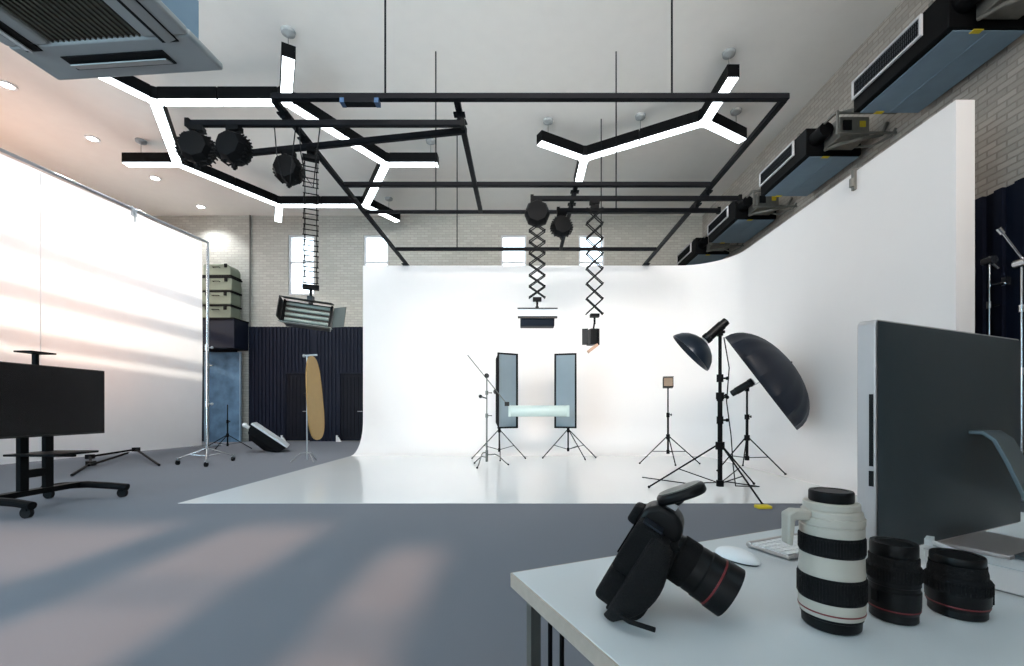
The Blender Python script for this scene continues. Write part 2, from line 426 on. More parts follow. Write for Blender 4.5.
MB().lathe(prof, hc+V(.02, 0, .02), R, 48, cap=False).obj('beauty_dish', 'dish', bt)
MB().lathe([(.085, .33), (.085, .335), (.002, .335)], hc+V(.02, 0, .02), R, 24).obj('deflector', 'white', bt)
cb = MB().path([H+V(.06, .02, -.1), H+V(.13, .02, -.5), H+V(.1, .03, -.95), H+V(.16, .03, -1.4), H+V(.22, .1, -1.8), H+V(.3, .2, -2.09), H+V(.7, .35, -2.125), H+V(.45, .75, -2.125), H+V(-.2, .6, -2.125), H+V(-.7, 1.2, -2.125)], .008).obj('power_cable', 'rubber')
tag(cb, 'thin black cable hanging from the dish flash to the cove floor', 'cable')

# stand with umbrella
S2 = V(224*7.95/F, 7.95, ZF)
t, h = tripod('light_stand', 'black light stand behind and right of the dish stand, under the umbrella', 'light stand', S2, 1.42, 1.1-(438-CY)*7.95/F, (195, 300, 70), (.62, .68, .6), pr=.024, low=.2)
n_u = V(.72, -.42, .56).normalized(); R = frame_z(n_u)
Cc = at(759.5, 382, 7.8)
sp = S2+V(0, 0, 1.47)
ft = thing('umbrella_flash', 'grey and black flash head firing into the large umbrella', 'studio flash', S2+V(0, 0, 1.42))
fa = (Cc+n_u*.55-sp).normalized()
strobe(ft, V(-.03, 0, .09)-fa*.06, fa, .42, .07, 'white')
MB().box((0, 0, .025), (.05, .07, .07)).obj('tilt_bracket', 'black', ft)
ut = thing('umbrella', 'huge black deep umbrella opening left beside the right cove wall', 'umbrella', Cc)
RU, DU = 1.0, .57
b = MB(); NG, NR = 16, 10; rings = []
for j in range(NR+1):
    f = j/NR; ring = []
    for k in range(NG*4):
        a = 2*PI*k/(NG*4); ph = (k % 4)/4
        sag = 1-.045*math.sin(PI*ph)*(.3+.7*f)
        rr = RU*math.sin(f*PI/2*.98)*sag; z = DU*math.cos(f*PI/2)**.9
        ring.append(b.bm.verts.new(R @ V(rr*math.cos(a), rr*math.sin(a), z)) if j else None)
    rings.append(ring)
top = b.bm.verts.new(R @ V(0, 0, DU)); n = NG*4
for k in range(n): b.bm.faces.new((top, rings[1][k], rings[1][(k+1) % n]))
for A, B in zip(rings[1:], rings[2:]):
    for k in range(n): b.bm.faces.new((A[k], B[k], B[(k+1) % n], A[(k+1) % n]))
b.obj('canopy', 'umb', ut, smooth=30, solid=.006)
for k in range(NG):
    a = 2*PI*k/NG; pts = []
    for j in range(0, NR+1):
        f = j/NR; rr = (RU-.012)*math.sin(f*PI/2*.98); z = (DU-.012)*math.cos(f*PI/2)**.9
        pts.append(R @ V(rr*math.cos(a), rr*math.sin(a), z))
    MB().path(pts, .005, 6).obj('rib', 'steel', ut)
sh0 = sp-Cc
MB().tube(R @ V(0, 0, DU), R @ V(0, 0, -.1), .007).tube(R @ V(0, 0, -.1), sh0+V(.0, 0, .06), .007).obj('shaft', 'steel', ut)
MB().tube(R @ V(0, 0, DU-.02), R @ V(0, 0, DU+.02), .02, .012).obj('tip', 'plastic', ut)

# stand with bare head, left of the dish
S3 = V(145*8.9/F, 8.9, ZF)
t, h = tripod('light_stand', 'slim black light stand left of the dish, carrying a small bare flash', 'light stand', S3, 1.52, 1.1-(437-CY)*8.9/F, (185, 275, 350), (.58, .35, .6), pr=.02, low=.22)
ft = thing('bare_flash', 'small bare flash head with tan face on the slim left stand', 'studio flash', S3+V(0, 0, 1.52))
Rq = frame_z((-.25, -.95, .1))
hd = MB().box(V(0, 0, .1), (.2, .2, .2), Rq).obj('flash_head', 'plastic', ft, bevel=.015)
MB().box(V(0, 0, .1)+Rq @ V(0, 0, .1), (.165, .165, .012), Rq).obj('flash_face', 'tan', hd)
MB().box(V(0, 0, .1)+Rq @ V(0, .1, .06), (.2, .012, .16), Rq).obj('hood', 'plastic', hd)
MB().box((0, 0, .02), (.05, .07, .06)).obj('tilt_bracket', 'black', ft)

# two strip softboxes
def strip(loc, rz, labels, hgt, angs):
    loc = V(*loc)
    t, h = tripod('light_stand', labels[0], 'light stand', loc, 1.45, .62, angs, .62, pr=.017, low=.16, group=None)
    s = thing('strip_softbox', labels[1], 'softbox', loc+V(0, 0, 1.45), rz)
    w, hh, z0 = .23, .8, .04
    fr, bk = -.42, -.06
    def P(x, y, z): return V(x, y, z+z0)
    b = MB(); f4 = [P(-w, fr, -hh), P(w, fr, -hh), P(w, fr, hh), P(-w, fr, hh)]; b4 = [P(-.08, bk, -.1), P(.08, bk, -.1), P(.08, bk, .1), P(-.08, bk, .1)]
    mid = [p.lerp(q, .45)+V((p.x)*.22, 0, (p.z-z0)*.25) for p, q in zip(f4, b4)]
    f4v, mv, bv = [[b.bm.verts.new(p) for p in L] for L in (f4, mid, b4)]
    for A, B in ((f4v, mv), (mv, bv)):
        for k in range(4): b.bm.faces.new((A[k], A[(k+1) % 4], B[(k+1) % 4], B[k]))
    b.bm.faces.new(bv[::-1]); b.obj('shell', 'cloth', s, smooth=0)
    MB().box(P(0, fr+.012, 0), (2*w-.05, .008, 2*hh-.05)).obj('front_cloth', 'softgrey', s)
    b = MB()
    for x in (-w, w): b.box(P(x, fr, 0), (.02, .04, 2*hh+.02))
    for z in (-hh, hh): b.box(P(0, fr, z), (2*w-.02, .04, .02))
    b.obj('front_rim', 'cloth', s)
    hd = MB().lathe([(.05, 0), (.06, .02), (.06, .26), (.05, .28)], P(0, bk-.01, 0), frame_z((0, 1, 0)), 24).obj('flash_head', 'plastic', s)
    MB().box((0, 0, 0), (.06, .05, .07)).obj('tilt_bracket', 'black', s)
    return s
strip((-.53, 9.95, ZF), math.radians(29), ('black tripod stand under the left strip softbox', 'tall grey strip softbox on the left, beside the boom stand'), .8, (200, 340, 275))
strip((1.02, 10.05, ZF), math.radians(-14), ('black tripod stand under the right strip softbox', 'tall grey strip softbox on the right of the pale sheet'), .8, (200, 345, 300))

# C-stand with boom and the pale sheet between the strips
CS = V(-.70, 8.6, ZF)
def c_stand(label, loc, h, m='chrome', rots=(250, 10, 130)):
    t = thing('c_stand', label, 'light stand', loc)
    MB().tube((0, 0, .1), (0, 0, h*.55), .0175).obj('lower_pole', m, t)
    MB().tube((0, 0, h*.55-.02), (0, 0, h), .0125).obj('upper_pole', m, t)
    for z in (h*.55, h*.8):
        c = MB().tube((0, 0, z-.04), (0, 0, z+.04), .028).obj('collar', m, t)
        MB().tube((.02, 0, z), (.085, 0, z), .008).box((.09, 0, z), (.015, .06, .022)).obj('knob', 'plastic', c)
    for i, a in enumerate(rots):
        d = V(math.cos(math.radians(a)), math.sin(math.radians(a)), 0); z = .26-i*.05
        lg = MB().path([d*.01+V(0, 0, z), d*.16+V(0, 0, z+.01), d*.24+V(0, 0, z-.03), d*.36+V(0, 0, .06), d*.42+V(0, 0, .015)], .0115).obj('leg', m, t)
        MB().tube((d*.42)+V(0, 0, 0), (d*.42)+V(0, 0, .03), .017).obj('rubber_foot', 'rubber', lg)
    MB().tube((0, 0, .08), (0, 0, .3), .026).obj('base_hub', m, t)
    return t
t = c_stand('grey C-stand with a slanting boom, standing left of the strip softboxes', CS, 1.76, 'leg')
MB().tube((0, -.05, 1.74), (0, .05, 1.74), .045).tube((.0, -.09, 1.74), (0, -.05, 1.74), .015).obj('grip_head', 'plastic', t)
A = at(468, 355.5, 8.55)-CS; B_ = at(507, 404, 8.75)-CS
MB().tube(A+V(0, -.06, 0), B_, .0095).obj('boom_arm', 'leg', t)
MB().box(B_, (.09, .07, .08)).obj('boom_clamp', 'plastic', t)
MB().tube((0, 0, 1.3), (-.12, -.02, 1.34), .012).ball((-.12, -.02, 1.34), .035).obj('spigot', 'plastic', t)
PS = at(539, 410.5, 8.82)
ps = thing('acrylic_sheet', 'pale translucent sheet held level between the two strip softboxes', 'diffuser sheet', (PS.x, PS.y, PS.z-.14))
b = MB(); N = 24; ring = []
for i in range(N+1):
    x = -.6+1.2*i/N; y = .08*(x/.6)**2-.03
    ring.append([b.bm.verts.new((x, y, z)) for z in (.02, .24)])
for A_, B2 in zip(ring, ring[1:]): b.bm.faces.new((A_[0], B2[0], B2[1], A_[1]))
b.obj('sheet', 'acrylic', ps, smooth=60, solid=.006)
for x in (-.6, .6): MB().box((x*.97, .04, .13), (.05, .02, .225)).tube((x*.97, .04, .02), (x*.97, .04, .24), .012).obj('end_bar', 'acrylic', ps)

# ------------------------------------------------------------------ TV cart at the left
TX, TY = -5.5, 5.02
tv = thing('tv_cart', 'black rolling cart with flat base feet and two posts, holding the screen', 'tv cart', (TX, TY, 0))
for y in (-.13, .13): MB().box((0, y, .8), (.05, .085, 1.3)).obj('post', 'black', tv)
for s_ in (-1, 1):
    y = s_*.5
    ft = MB().path([V(-.4, y*.9, .125), V(-.2, y, .15), V(.1, y, .165), V(.35, y*1.02, .15), V(.56, y*1.08, .125)], .042, 10).obj('foot', 'black', tv)
    for x, yy in ((-.34, y*.92), (.5, y*1.07)):
        w = MB().tube((x, yy-.02, .055), (x, yy+.02, .055), .055, n=20).obj('caster', 'rubber', ft)
        MB().box((x, yy, .1), (.05, .06, .05)).tube((x, yy, .055), (x, yy, .12), .012).obj('fork', 'black', w)
MB().box((0, 0, .17), (.1, 1.02, .06)).obj('cross_bar', 'black', tv)
MB().box((.2, 0, .6), (.56, .5, .025)).box((.2, 0, .575), (.5, .03, .03)).obj('shelf', 'black', tv, bevel=.006)
MB().box((0, 0, .38), (.04, .26, .09)).obj('brace', 'black', tv)
MB().tube((0, 0, 1.4), (0, 0, 1.72), .03).box((0, 0, 1.735), (.2, .26, .018)).obj('camera_shelf', 'black', tv)
MB().box((.04, 0, 1.2), (.05, .5, .42)).obj('mount_plate', 'black', tv)
scn = thing('television', 'wide black flat screen mounted on the rolling cart', 'television', (TX+.1, TY, .79))
MB().box((0, .01, .4), (.05, 1.38, .8)).obj('bezel', 'plastic', scn, bevel=.006)
MB().box((.026, .01, .405), (.004, 1.35, .765)).obj('screen', 'screen', scn)
# folding frame lying on the floor
fr = thing('floor_frame', 'black folding tube frame lying on the carpet behind the TV cart', 'stand', (-8.2, 8.6, 0))
o = V(-8.2, 8.6, 0)
for p, q in (((-7.3, 7.2, .03), (-8.35, 8.6, .05)), ((-9.1, 9.35, .1), (-9.0, 10.35, .16)), ((-9.0, 10.35, .16), (-6.95, 8.5, .03)), ((-8.35, 8.6, .05), (-9.1, 9.35, .1)), ((-8.0, 8.2, .06), (-8.8, 9.9, .12))):
    MB().tube(V(*p), V(*q), .022).obj('bar', 'black', fr, off=o)
for p in ((-8.35, 8.6, .05), (-9.0, 10.35, .16), (-9.1, 9.35, .1)):
    MB().box(V(*p), (.12, .1, .09)).obj('joint', 'plastic', fr, off=o)

# rolling stand with casters
rs = thing('roller_stand', 'tall chrome rolling stand on casters in front of the backdrop edge', 'light stand', (-6.3, 8.87, 0))
MB().tube((0, 0, .25), (0, 0, 2.4), .022).obj('lower_pole', 'chrome', rs)
MB().tube((0, 0, 2.35), (0, 0, 4.3), .015).obj('upper_pole', 'chrome', rs)
for z in (1.2, 2.32):
    c = MB().tube((0, 0, z-.06), (0, 0, z+.06), .036).obj('collar', 'chrome', rs)
    MB().tube((.02, 0, z), (.12, -.03, z), .01).ball((.12, -.03, z), .028).obj('knob', 'steel', c)
for dx, dy in ((.29, -.43), (.17, .54), (-.48, -.13)):
    lg = MB().tube((0, 0, .32), (dx, dy, .12), .013).tube((0, 0, .16), (dx*.6, dy*.6, .2), .008).obj('leg', 'chrome', rs)
    c = MB().tube((dx-.015, dy, .05), (dx+.015, dy, .05), .05, n=20).obj('caster', 'rubber', lg)
    MB().tube((dx, dy, .06), (dx, dy, .14), .014).box((dx, dy, .1), (.05, .04, .04)).obj('fork', 'steel', c)
MB().tube((0, 0, .12), (0, 0, .36), .03).obj('base_hub', 'chrome', rs)

# small black tripod by the blue canvas
tripod('light_stand', 'small empty black tripod in front of the mottled blue canvas', 'light stand', (-8.1, 12.2, 0), 1.22, .38, (185, 275, 5), .62, pr=.018, low=.1)

# softbox lying on the floor
LB = V(-6.55, 11.5, 0)
sb = thing('floor_softbox', 'black softbox with pale front lying tilted on the carpet', 'softbox', LB)
ctr = V(0, 0, .34)
Rb = Rz(math.radians(24)) @ Ry(math.radians(38))       # local z = face normal, tilted up to the right
b = MB(); w, d_ = .5, .4
f4 = [V(-w, -d_, .06), V(w, -d_, .06), V(w, d_, .06), V(-w, d_, .06)]
m4 = [V(-w*.85, -d_*.85, -.16), V(w*.85, -d_*.85, -.16), V(w*.85, d_*.85, -.16), V(-w*.85, d_*.85, -.16)]
k4 = [V(-.3, -.12, -.3), V(.12, -.12, -.34), V(.12, .12, -.34), V(-.3, .12, -.3)]
vs = [[b.bm.verts.new(Rb @ p+ctr+V(0, 0, .04)) for p in L4] for L4 in (f4, m4, k4)]
for A_, B2 in zip(vs, vs[1:]):
    for k in range(4): b.bm.faces.new((A_[k], A_[(k+1) % 4], B2[(k+1) % 4], B2[k]))
b.bm.faces.new(vs[2][::-1]); b.obj('shell', 'cloth', sb, smooth=0)
MB().box(Rb @ V(0, 0, .065)+ctr+V(0, 0, .04), (2*w, 2*d_, .05), Rb).obj('front_cloth', 'softwhite', sb, bevel=.01)
MB().tube(Rb @ V(-.52, -.1, -.05)+ctr, Rb @ V(-.64, -.1, -.05)+ctr, .045).ball(Rb @ V(-.64, -.1, -.05)+ctr, .06).obj('speed_ring_knob', 'white', sb)

# gold reflector on stand
GS = V(-216*9.2/F, 9.2, 0)
gr = thing('reflector_stand', 'thin chrome stand holding the gold reflector left of the cove', 'light stand', GS)
MB().tube((0, 0, .05), (0, 0, 2.2), .014).obj('pole', 'steel', gr)
MB().tube((-.06, 0, 2.2), (.2, .02, 2.22), .02).ball((-.06, 0, 2.2), .035).obj('top_arm', 'steel', gr)
c = MB().tube((0, 0, 1.34), (0, 0, 1.46), .03).tube((0, 0, 1.4), (-.06, -.02, 1.4), .02).obj('clamp', 'plastic', gr)
for a in (200, 320, 80):
    d = V(math.cos(math.radians(a)), math.sin(math.radians(a)), 0)
    MB().path([V(0, 0, .2), d*.12+V(0, 0, .19), d*.3+V(0, 0, .02)], .01).obj('leg', 'steel', gr)
go = thing('gold_reflector', 'narrow gold reflector panel hanging beside its thin stand', 'reflector', GS+V(.15, .03, .46))
Rg = Ry(math.radians(-4)) @ Rz(math.radians(90))
pl = []
for k in range(40):
    a = 2*PI*k/40; ex = .34*abs(math.cos(a))**.75*(1 if math.cos(a) > 0 else -1); ez = .86*abs(math.sin(a))**.6*(1 if math.sin(a) > 0 else -1)
    pl.append((ex*(1-.12*ez/.86), ez))
MB().prism(pl, .012, (0, 0, .87), Rg @ Rx(PI/2)).obj('gold_cloth', 'gold', go)
MB().path([Rg @ Rx(PI/2) @ V(x, y, 0)+V(0, 0, .87) for x, y in pl+pl[:1]], .012, 6).obj('rim', 'gold', go)

# blue mottled canvas, ledge, cases
cv = thing('canvas_panel', 'mottled blue painted canvas panel standing against the back wall', 'backdrop', (-10.05, 14.9, 0))
MB().box((0, 0, 1.5), (1.15, .04, 3.0)).obj('canvas', 'canvas', cv)
MB().box((-.59, .0, 1.5), (.04, .06, 3.02)).box((.59, 0, 1.5), (.04, .06, 3.02)).obj('frame', 'galv', cv)
sh = thing('storage_ledge', 'black boxed ledge on the back wall above the blue canvas', 'ledge', (-10.12, 14.815, 3.06))
MB().box((0, 0, .5), (1.5, .75, .95)).obj('box', 'cladding', sh, bevel=.01)
MB().box((0, -.02, .98), (1.54, .8, .04)).obj('top_board', 'black', sh)
kz = 4.06
lab = ['lowest grey-green case, standing directly on the black ledge', 'second grey-green case up from the black ledge', 'third grey-green case up from the black ledge', 'topmost grey-green case of the stack, with a rounded lid']
for k in range(4):
    cs = thing('equipment_case', lab[k], 'case', (-10.02+.01*k, 14.78, kz+k*.46), random.uniform(-.03, .03), 'cases stacked on the black ledge')
    b = MB()
    w, d_, hh = .98-(.06 if k == 3 else 0), .5, .4
    r = .22 if k == 3 else .06
    poly = [(-w/2, 0), (w/2, 0), (w/2, hh-r)]+[(w/2-r+r*math.cos(a), hh-r+r*math.sin(a)) for a in [PI/2*i/6 for i in range(1, 7)]]+[(-w/2+.05, hh), (-w/2, hh-.05)]
    b.prism(poly, d_, (0, 0, 0), Rx(PI/2)).obj('shell', 'case', cs, bevel=.02)
    MB().box((0, 0, .425), (w+.05, d_+.04, .05)).obj('rim', 'black', cs) if k < 3 else MB().box((0, 0, .02), (w+.03, d_+.04, .035)).obj('rim', 'black', cs)
    MB().path([V(-.1, -d_/2, .28), V(-.1, -d_/2-.06, .28), V(.1, -d_/2-.06, .28), V(.1, -d_/2, .28)], .014).obj('handle', 'plastic', cs)
    for x in (-.3, .3): MB().box((x, -d_/2-.012, .34), (.09, .03, .12)).obj('latch', 'black', cs)

# chrome stands by the right wall
c1 = c_stand('chrome C-stand in front of the ribbed right wall, left of the other one', (5.66, 5.4, 0), 2.95, 'chrome')
MB().tube((0, -.06, 2.9), (0, .06, 2.9), .05).tube((0, 0, 2.9), (.09, -.02, 2.8), .018).obj('grip_head', 'chrome', c1)
MB().tube((0, 0, 2.6), (.16, -.03, 2.62), .02).box((.17, -.03, 2.64), (.06, .05, .1)).obj('side_arm', 'chrome', c1)
c2 = c_stand('chrome C-stand nearest the right frame edge with an arm raised leftward', (5.46, 4.87, 0), 2.75, 'chrome', (230, 350, 110))
MB().tube((0, -.06, 2.7), (0, .06, 2.7), .05).obj('grip_head', 'chrome', c2)
MB().tube((.12, 0, 2.6), (-.16, .04, 3.04), .014).tube((-.16, .04, 3.04), (-.2, .05, 3.1), .03).obj('boom_arm', 'chrome', c2)

# ------------------------------------------------------------------ ceiling: honeycomb lamps
def lamp_bar(p, q, z, name, root, off):
    p, q = Vector(p), Vector(q); d = (q-p).normalized(); a = math.atan2(d.y, d.x); c = (p+q)/2; Lb = (q-p).length
    h = MB().box((c.x, c.y, z+.13), (Lb, .22, .23), Rz(a)).obj('lamp_housing', 'black', root, off=off)
    MB().box((c.x, c.y, z+.008), (Lb-.02, .185, .025), Rz(a)).obj('diffuser', 'led', h, off=off)
def cord(x, y, z, root, off, dome=True):
    c = MB().tube((x, y, z+.24), (x, y, ZC), .006, n=6).obj('hanging_cord', 'pipe', root, off=off)
    if dome: MB().lathe([(.001, -.1), (.03, -.09), (.11, -.05), (.12, 0)], (x, y, ZC), None, 24).obj('ceiling_rose', 'accase', c, off=off)
ZL, s = 7.10, 2.56
hc = V(-5.93, 10.94, 0)
hx = thing('honeycomb_light', 'large black hexagon pendant light with glowing white arms, left of the grid', 'ceiling light', (hc.x, hc.y, ZL))
off = (hc.x, hc.y, ZL)
nodes = [hc+V(s*math.cos(PI/3*k), s*math.sin(PI/3*k), 0) for k in range(6)]
g = .1
for k in range(6):
    p, q = nodes[k], nodes[(k+1) % 6]; d = (q-p).normalized(); m = (p+q)/2
    lamp_bar(p+d*.12, m-d*.012, ZL, '', hx, off); lamp_bar(m+d*.012, q-d*.12, ZL, '', hx, off)
    o_ = (p-hc).normalized(); lamp_bar(p+o_*.12, p+o_*1.28, ZL, '', hx, off)
    j = MB().prism([(.155*math.cos(PI/3*i+PI/6), .155*math.sin(PI/3*i+PI/6)) for i in range(6)], .23, (p.x, p.y, ZL+.13)).obj('lamp_housing', 'black', hx, off=off)
    MB().prism([(.135*math.cos(PI/3*i+PI/6), .135*math.sin(PI/3*i+PI/6)) for i in range(6)], .025, (p.x, p.y, ZL+.007)).obj('diffuser', 'led', j, off=off)
for k, e in ((5, 1.1), (4, 1.1), (0, 1.1), (1, .9), (2, .9), (3, .9)):
    p = nodes[k]+(nodes[k]-hc).normalized()*e; cord(p.x, p.y, ZL, hx, off)
yc = V(2.67, 10.05, 0); off = (yc.x, yc.y, ZL)
yl = thing('branching_light', 'black pendant light of two joined glowing Y shapes at the right', 'ceiling light', (yc.x, yc.y, ZL))
m1 = V(1.474, 10.69, 0); m2 = m1+V(math.cos(-PI/6), math.sin(-PI/6), 0)*2.7
for nd, angs in ((m1, (-30, 90, 210)), (m2, (150, -90, 30))):
    for a in angs:
        d = V(math.cos(math.radians(a)), math.sin(math.radians(a)), 0)
        lamp_bar(nd+d*.12, nd+d*(1.34 if a in (-30, 150) else 1.28), ZL, '', yl, off)
    j = MB().prism([(.17*math.cos(PI/3*i), .17*math.sin(PI/3*i)) for i in range(6)], .23, (nd.x, nd.y, ZL+.13)).obj('lamp_housing', 'black', yl, off=off)
    MB().prism([(.155*math.cos(PI/3*i), .155*math.sin(PI/3*i)) for i in range(6)], .025, (nd.x, nd.y, ZL+.007)).obj('diffuser', 'led', j, off=off)
for p in (m1+V(0, .9, 0), m2+V(0, -1.1, 0), m2*.5+m1*.5, m1+V(-.9, -.52, 0), m2+V(.9, .5, 0)): cord(p.x, p.y, ZL, yl, off)
# recessed downlights
pos = ['nearest', 'second nearest', 'second farthest', 'farthest']
for k, y in enumerate((9.06, 10.85, 12.7, 14.5)):
    t = thing('downlight', f'small round ceiling downlight over the backdrop, {pos[k]} of its row', 'ceiling light', (-10.5, y, ZC-.02), 0, 'downlights over the backdrop')
    MB().lathe([(.1, 0), (.15, 0), (.15, .02), (.1, .02), (.1, 0)], (0, 0, 0), None, 28, cap=False).obj('ring', 'white', t)
    MB().lathe([(.098, .004), (.098, .018), (.002, .018)], (0, 0, 0), None, 28).obj('lens', 'led_left', t)

# ------------------------------------------------------------------ rig of black tubes
ZR = 4.74; off = (0, 5.2, ZR)
rig = thing('lighting_grid', 'black tube grid hung on rods above the white cove', 'lighting grid', off)
xl, xr = -2.93, 3.07
def bar(x0, y0, x1, y1, z=ZR, w=.07, nm='rail'):
    p, q = V(x0, y0, z), V(x1, y1, z); a = math.atan2(y1-y0, x1-x0)
    return MB().box((p+q)/2, ((q-p).length, w, w), Rz(a)).obj(nm, 'rig', rig, off=off, bevel=.006, seg=1)
bar(xl-.0, 5.2, xr+.03, 5.2); bar(xl, 5.235, xl, 11.3); bar(xr, 5.235, xr, 11.3)
bar(xl+.035, 7.22, xr-.035, 7.22); bar(xl+.035, 8.22, xr-.035, 8.22, w=.055); bar(xl+.035, 10.13, xr-.035, 10.13)
bar(-.78, 5.235, -.78, 8.19); bar(.86, 7.26, .86, 10.09)
for x, y in ((-1.61, 5.2), (1.74, 5.2), (-1.61, 8.22), (1.72, 8.22), (1.78, 10.13), (-1.5, 10.13)):
    MB().tube((x, y, ZR+.03), (x, y, ZC), .012, n=8).obj('hanger_rod', 'rig', rig, off=off)
for x, y in ((xl, 11.1), (xr, 11.1)): MB().box((x, y+.05, ZR-.0375), (.16, .3, .01)).obj('foot_plate', 'rig', rig, off=off)
jb = MB().box((-1.9, 5.2, ZR-.06), (.42, .09, .05)).obj('junction_box', 'rig', rig, off=off)
for x in (-2.1, -1.7): MB().box((x, 5.2, ZR-.06), (.05, .095, .055)).obj('end_clip', 'blue', jb, off=off)

def sliding_rail(label, p, q, z):
    p, q = V(*p, z), V(*q, z); c = (p+q)/2; a = math.atan2(q.y-p.y, q.x-p.x); Lr = (q-p).length
    t = thing('sliding_rail', label, 'rail', c, a)
    MB().box((0, 0, 0), (Lr, .06, .075)).obj('rail', 'rig', t, bevel=.008, seg=1)
    for x in (-Lr/2, Lr/2): MB().box((x, 0, 0), (.05, .085, .1)).obj('end_cap', 'black', t)
    ux = V(math.cos(a), math.sin(a))
    # hangers that carry the rail from the grid bars it crosses
    for gx in (xl, -.78, .86, xr):
        lo, hi = min(p.x, q.x), max(p.x, q.x)
        if lo < gx+.02 < hi+.06:
            u = (gx-c.x)/math.cos(a)
            MB().box((u, 0, (ZR-z)/2+.0), (.05, .05, max(.02, ZR-z-.1))).box((u, 0, (ZR-z)-.03), (.14, .09, .02)).obj('hanger', 'rig', t)
    return t
ZS = 4.60
sliding_rail('straight sliding rail under the left side of the grid, nearest the desk', (-4.1, 5.46), (-.74, 5.46), ZS)
sliding_rail('slanted sliding rail under the left side of the grid', (-3.95, 6.12), (-.74, 5.6), ZS)
sliding_rail('sliding rail under the right grid, carrying both open scissor hoists', (.15, 7.2+.2), (3.6, 7.2+.2), ZS)
sliding_rail('sliding rail under the right grid, behind the two open scissor hoists', (.62, 7.85), (3.45, 7.85), ZS)

def scissor(b, z0, n, h, w, gap=.05, wf=None, r=.009):
    """n crossed pairs of flat bars going down from z0"""
    z = z0
    for k in range(n):
        ww = w if wf is None else w*wf(k/(n-1))
        for y, sgn in ((-gap, 1), (-gap+.014, -1), (gap, 1), (gap-.014, -1)):
            b.box((0, y, z-h/2), (math.hypot(ww, h), .01, 2*r), Ry(-sgn*math.atan2(h, ww)))
        for x in (-ww/2, ww/2):
            b.tube((x, -gap-.012, z-h), (x, gap+.012, z-h), r*1.15, n=8)
        b.tube((0, -gap-.012, z-h/2), (0, gap+.012, z-h/2), r, n=8)
        z -= h
    return z
def hoist(label, x, y, rz, n, h, w, folded=False, m='black', group=None, gap=.05, z=ZS-.0375, r=.009):
    t = thing('scissor_hoist', label, 'scissor hoist', (x, y, z), rz, group)
    MB().box((0, 0, -.03), (.16, .1, .06)).obj('trolley', 'black', t)
    if folded:
        MB().tube((0, 0, -.06), (0, 0, -.13), .02).obj('neck', 'black', t)
        b = MB(); ze = scissor(b, -.1, n, h, w, gap, lambda f: .62+.38*math.sin(PI*min(1, max(0, f)))**.7, r); b.obj('scissor_arms', m, t)
        b = MB()
        b.lathe([(.02, -.14), (.15, -.13), (.185, -.06), (.185, .06), (.15, .13), (.02, .14)], (0, 0, -.1-n*h*.5), frame_z((0, 1, 0)), 8)
        b.obj('spring_drum', 'black', t)
        MB().tube((0, 0, ze+.05), (0, 0, ze-.09), .018).tube((0, 0, ze-.04), (0, 0, ze-.07), .034).obj('spigot', 'black', t)
    else:
        MB().tube((0, 0, -.06), (0, 0, -.1), .02).box((0, 0, -.12), (w*.5, gap*2.4, .05)).obj('neck', 'black', t)
        b = MB(); ze = scissor(b, -.13, n, h, w, gap, None, r); b.obj('scissor_arms', m, t)
        b = MB().box((0, 0, ze-.03), (w*.55, gap*2.4, .05)).tube((0, 0, ze-.05), (0, 0, ze-.17), .018); b.obj('spigot', 'black', t)
        ze -= .17+.0
        t['_bottom'] = 0; del t['_bottom']
    return t, z+ze
hoist('folded scissor hoist at the far left end of the straight rail', -4.0, 5.46, .2, 8, .042, .42, True)
hoist('folded scissor hoist on the straight rail, second from its left end', -3.54, 5.46, -.1, 8, .042, .4, True)
hoist('folded scissor hoist hanging alone from the slanted rail', -3.15, 5.99, .05, 7, .042, .36, True)
hoist('folded scissor hoist on the rail behind the two open scissor hoists', .60+.08, 7.85, .1, 7, .042, .38, True)
t1, zb1 = hoist('open black scissor hoist holding the wide box lamp', .235, 7.4, 0, 8, .185, .26)
b = MB()
MB().lathe([(.02, -.15), (.17, -.14), (.21, -.06), (.21, .06), (.17, .14), (.02, .15)], (0, 0, -.22), frame_z((0, 1, 0)), 8).obj('spring_drum', 'black', t1)
t2, zb2 = hoist('open black scissor hoist holding the small spotlight', 1.19, 7.4, 0, 7, .25, .27)
t3, zb3 = hoist('open scissor hoist seen edge-on, holding the tube lamp on the left', -2.83, 5.935, math.radians(114), 8, .21, .2, gap=.085, r=.007)

# lamps on the hoists
lp = thing('fluorescent_lamp', 'grey tube lamp with barn doors hanging at the left of the cove', 'studio lamp', (-2.83, 5.935, zb3))
Rl = Ry(math.radians(6)) @ Rz(math.radians(14)) @ Rx(math.radians(-10))
c = V(0, -.05, -.26)
MB().box((0, 0, -.02), (.07, .07, .08)).tube((0, 0, -.06), (0, 0, -.1), .03).obj('yoke', 'plastic', lp)
MB().box(c, (.56, .16, .3), Rl).obj('housing', 'plastic', lp, bevel=.012)
for k in range(4): MB().tube(c+Rl @ V(-.26, -.095, -.105+.07*k), c+Rl @ V(.26, -.095, -.105+.07*k), .021).obj('tube', 'tube', lp)
for sx in (-1, 1): MB().box(c+Rl @ V(sx*.285, -.095, 0), (.02, .05, .3), Rl).obj('end_cap', 'black', lp)
MB().box(c+Rl @ V(0, -.17, .155), (.6, .2, .008), Rl @ Rx(math.radians(14))).obj('barn_door', 'plastic', lp)
MB().box(c+Rl @ V(.02, -.18, -.175), (.6, .22, .008), Rl @ Rx(math.radians(12))).obj('barn_door', 'leg', lp)
MB().box(c+Rl @ V(.39, -.14, 0), (.2, .008, .27), Rl @ Rz(math.radians(-35))).obj('barn_door', 'leg', lp)
MB().box(c+Rl @ V(-.31, -.17, 0), (.008, .2, .27), Rl).obj('barn_door', 'plastic', lp)

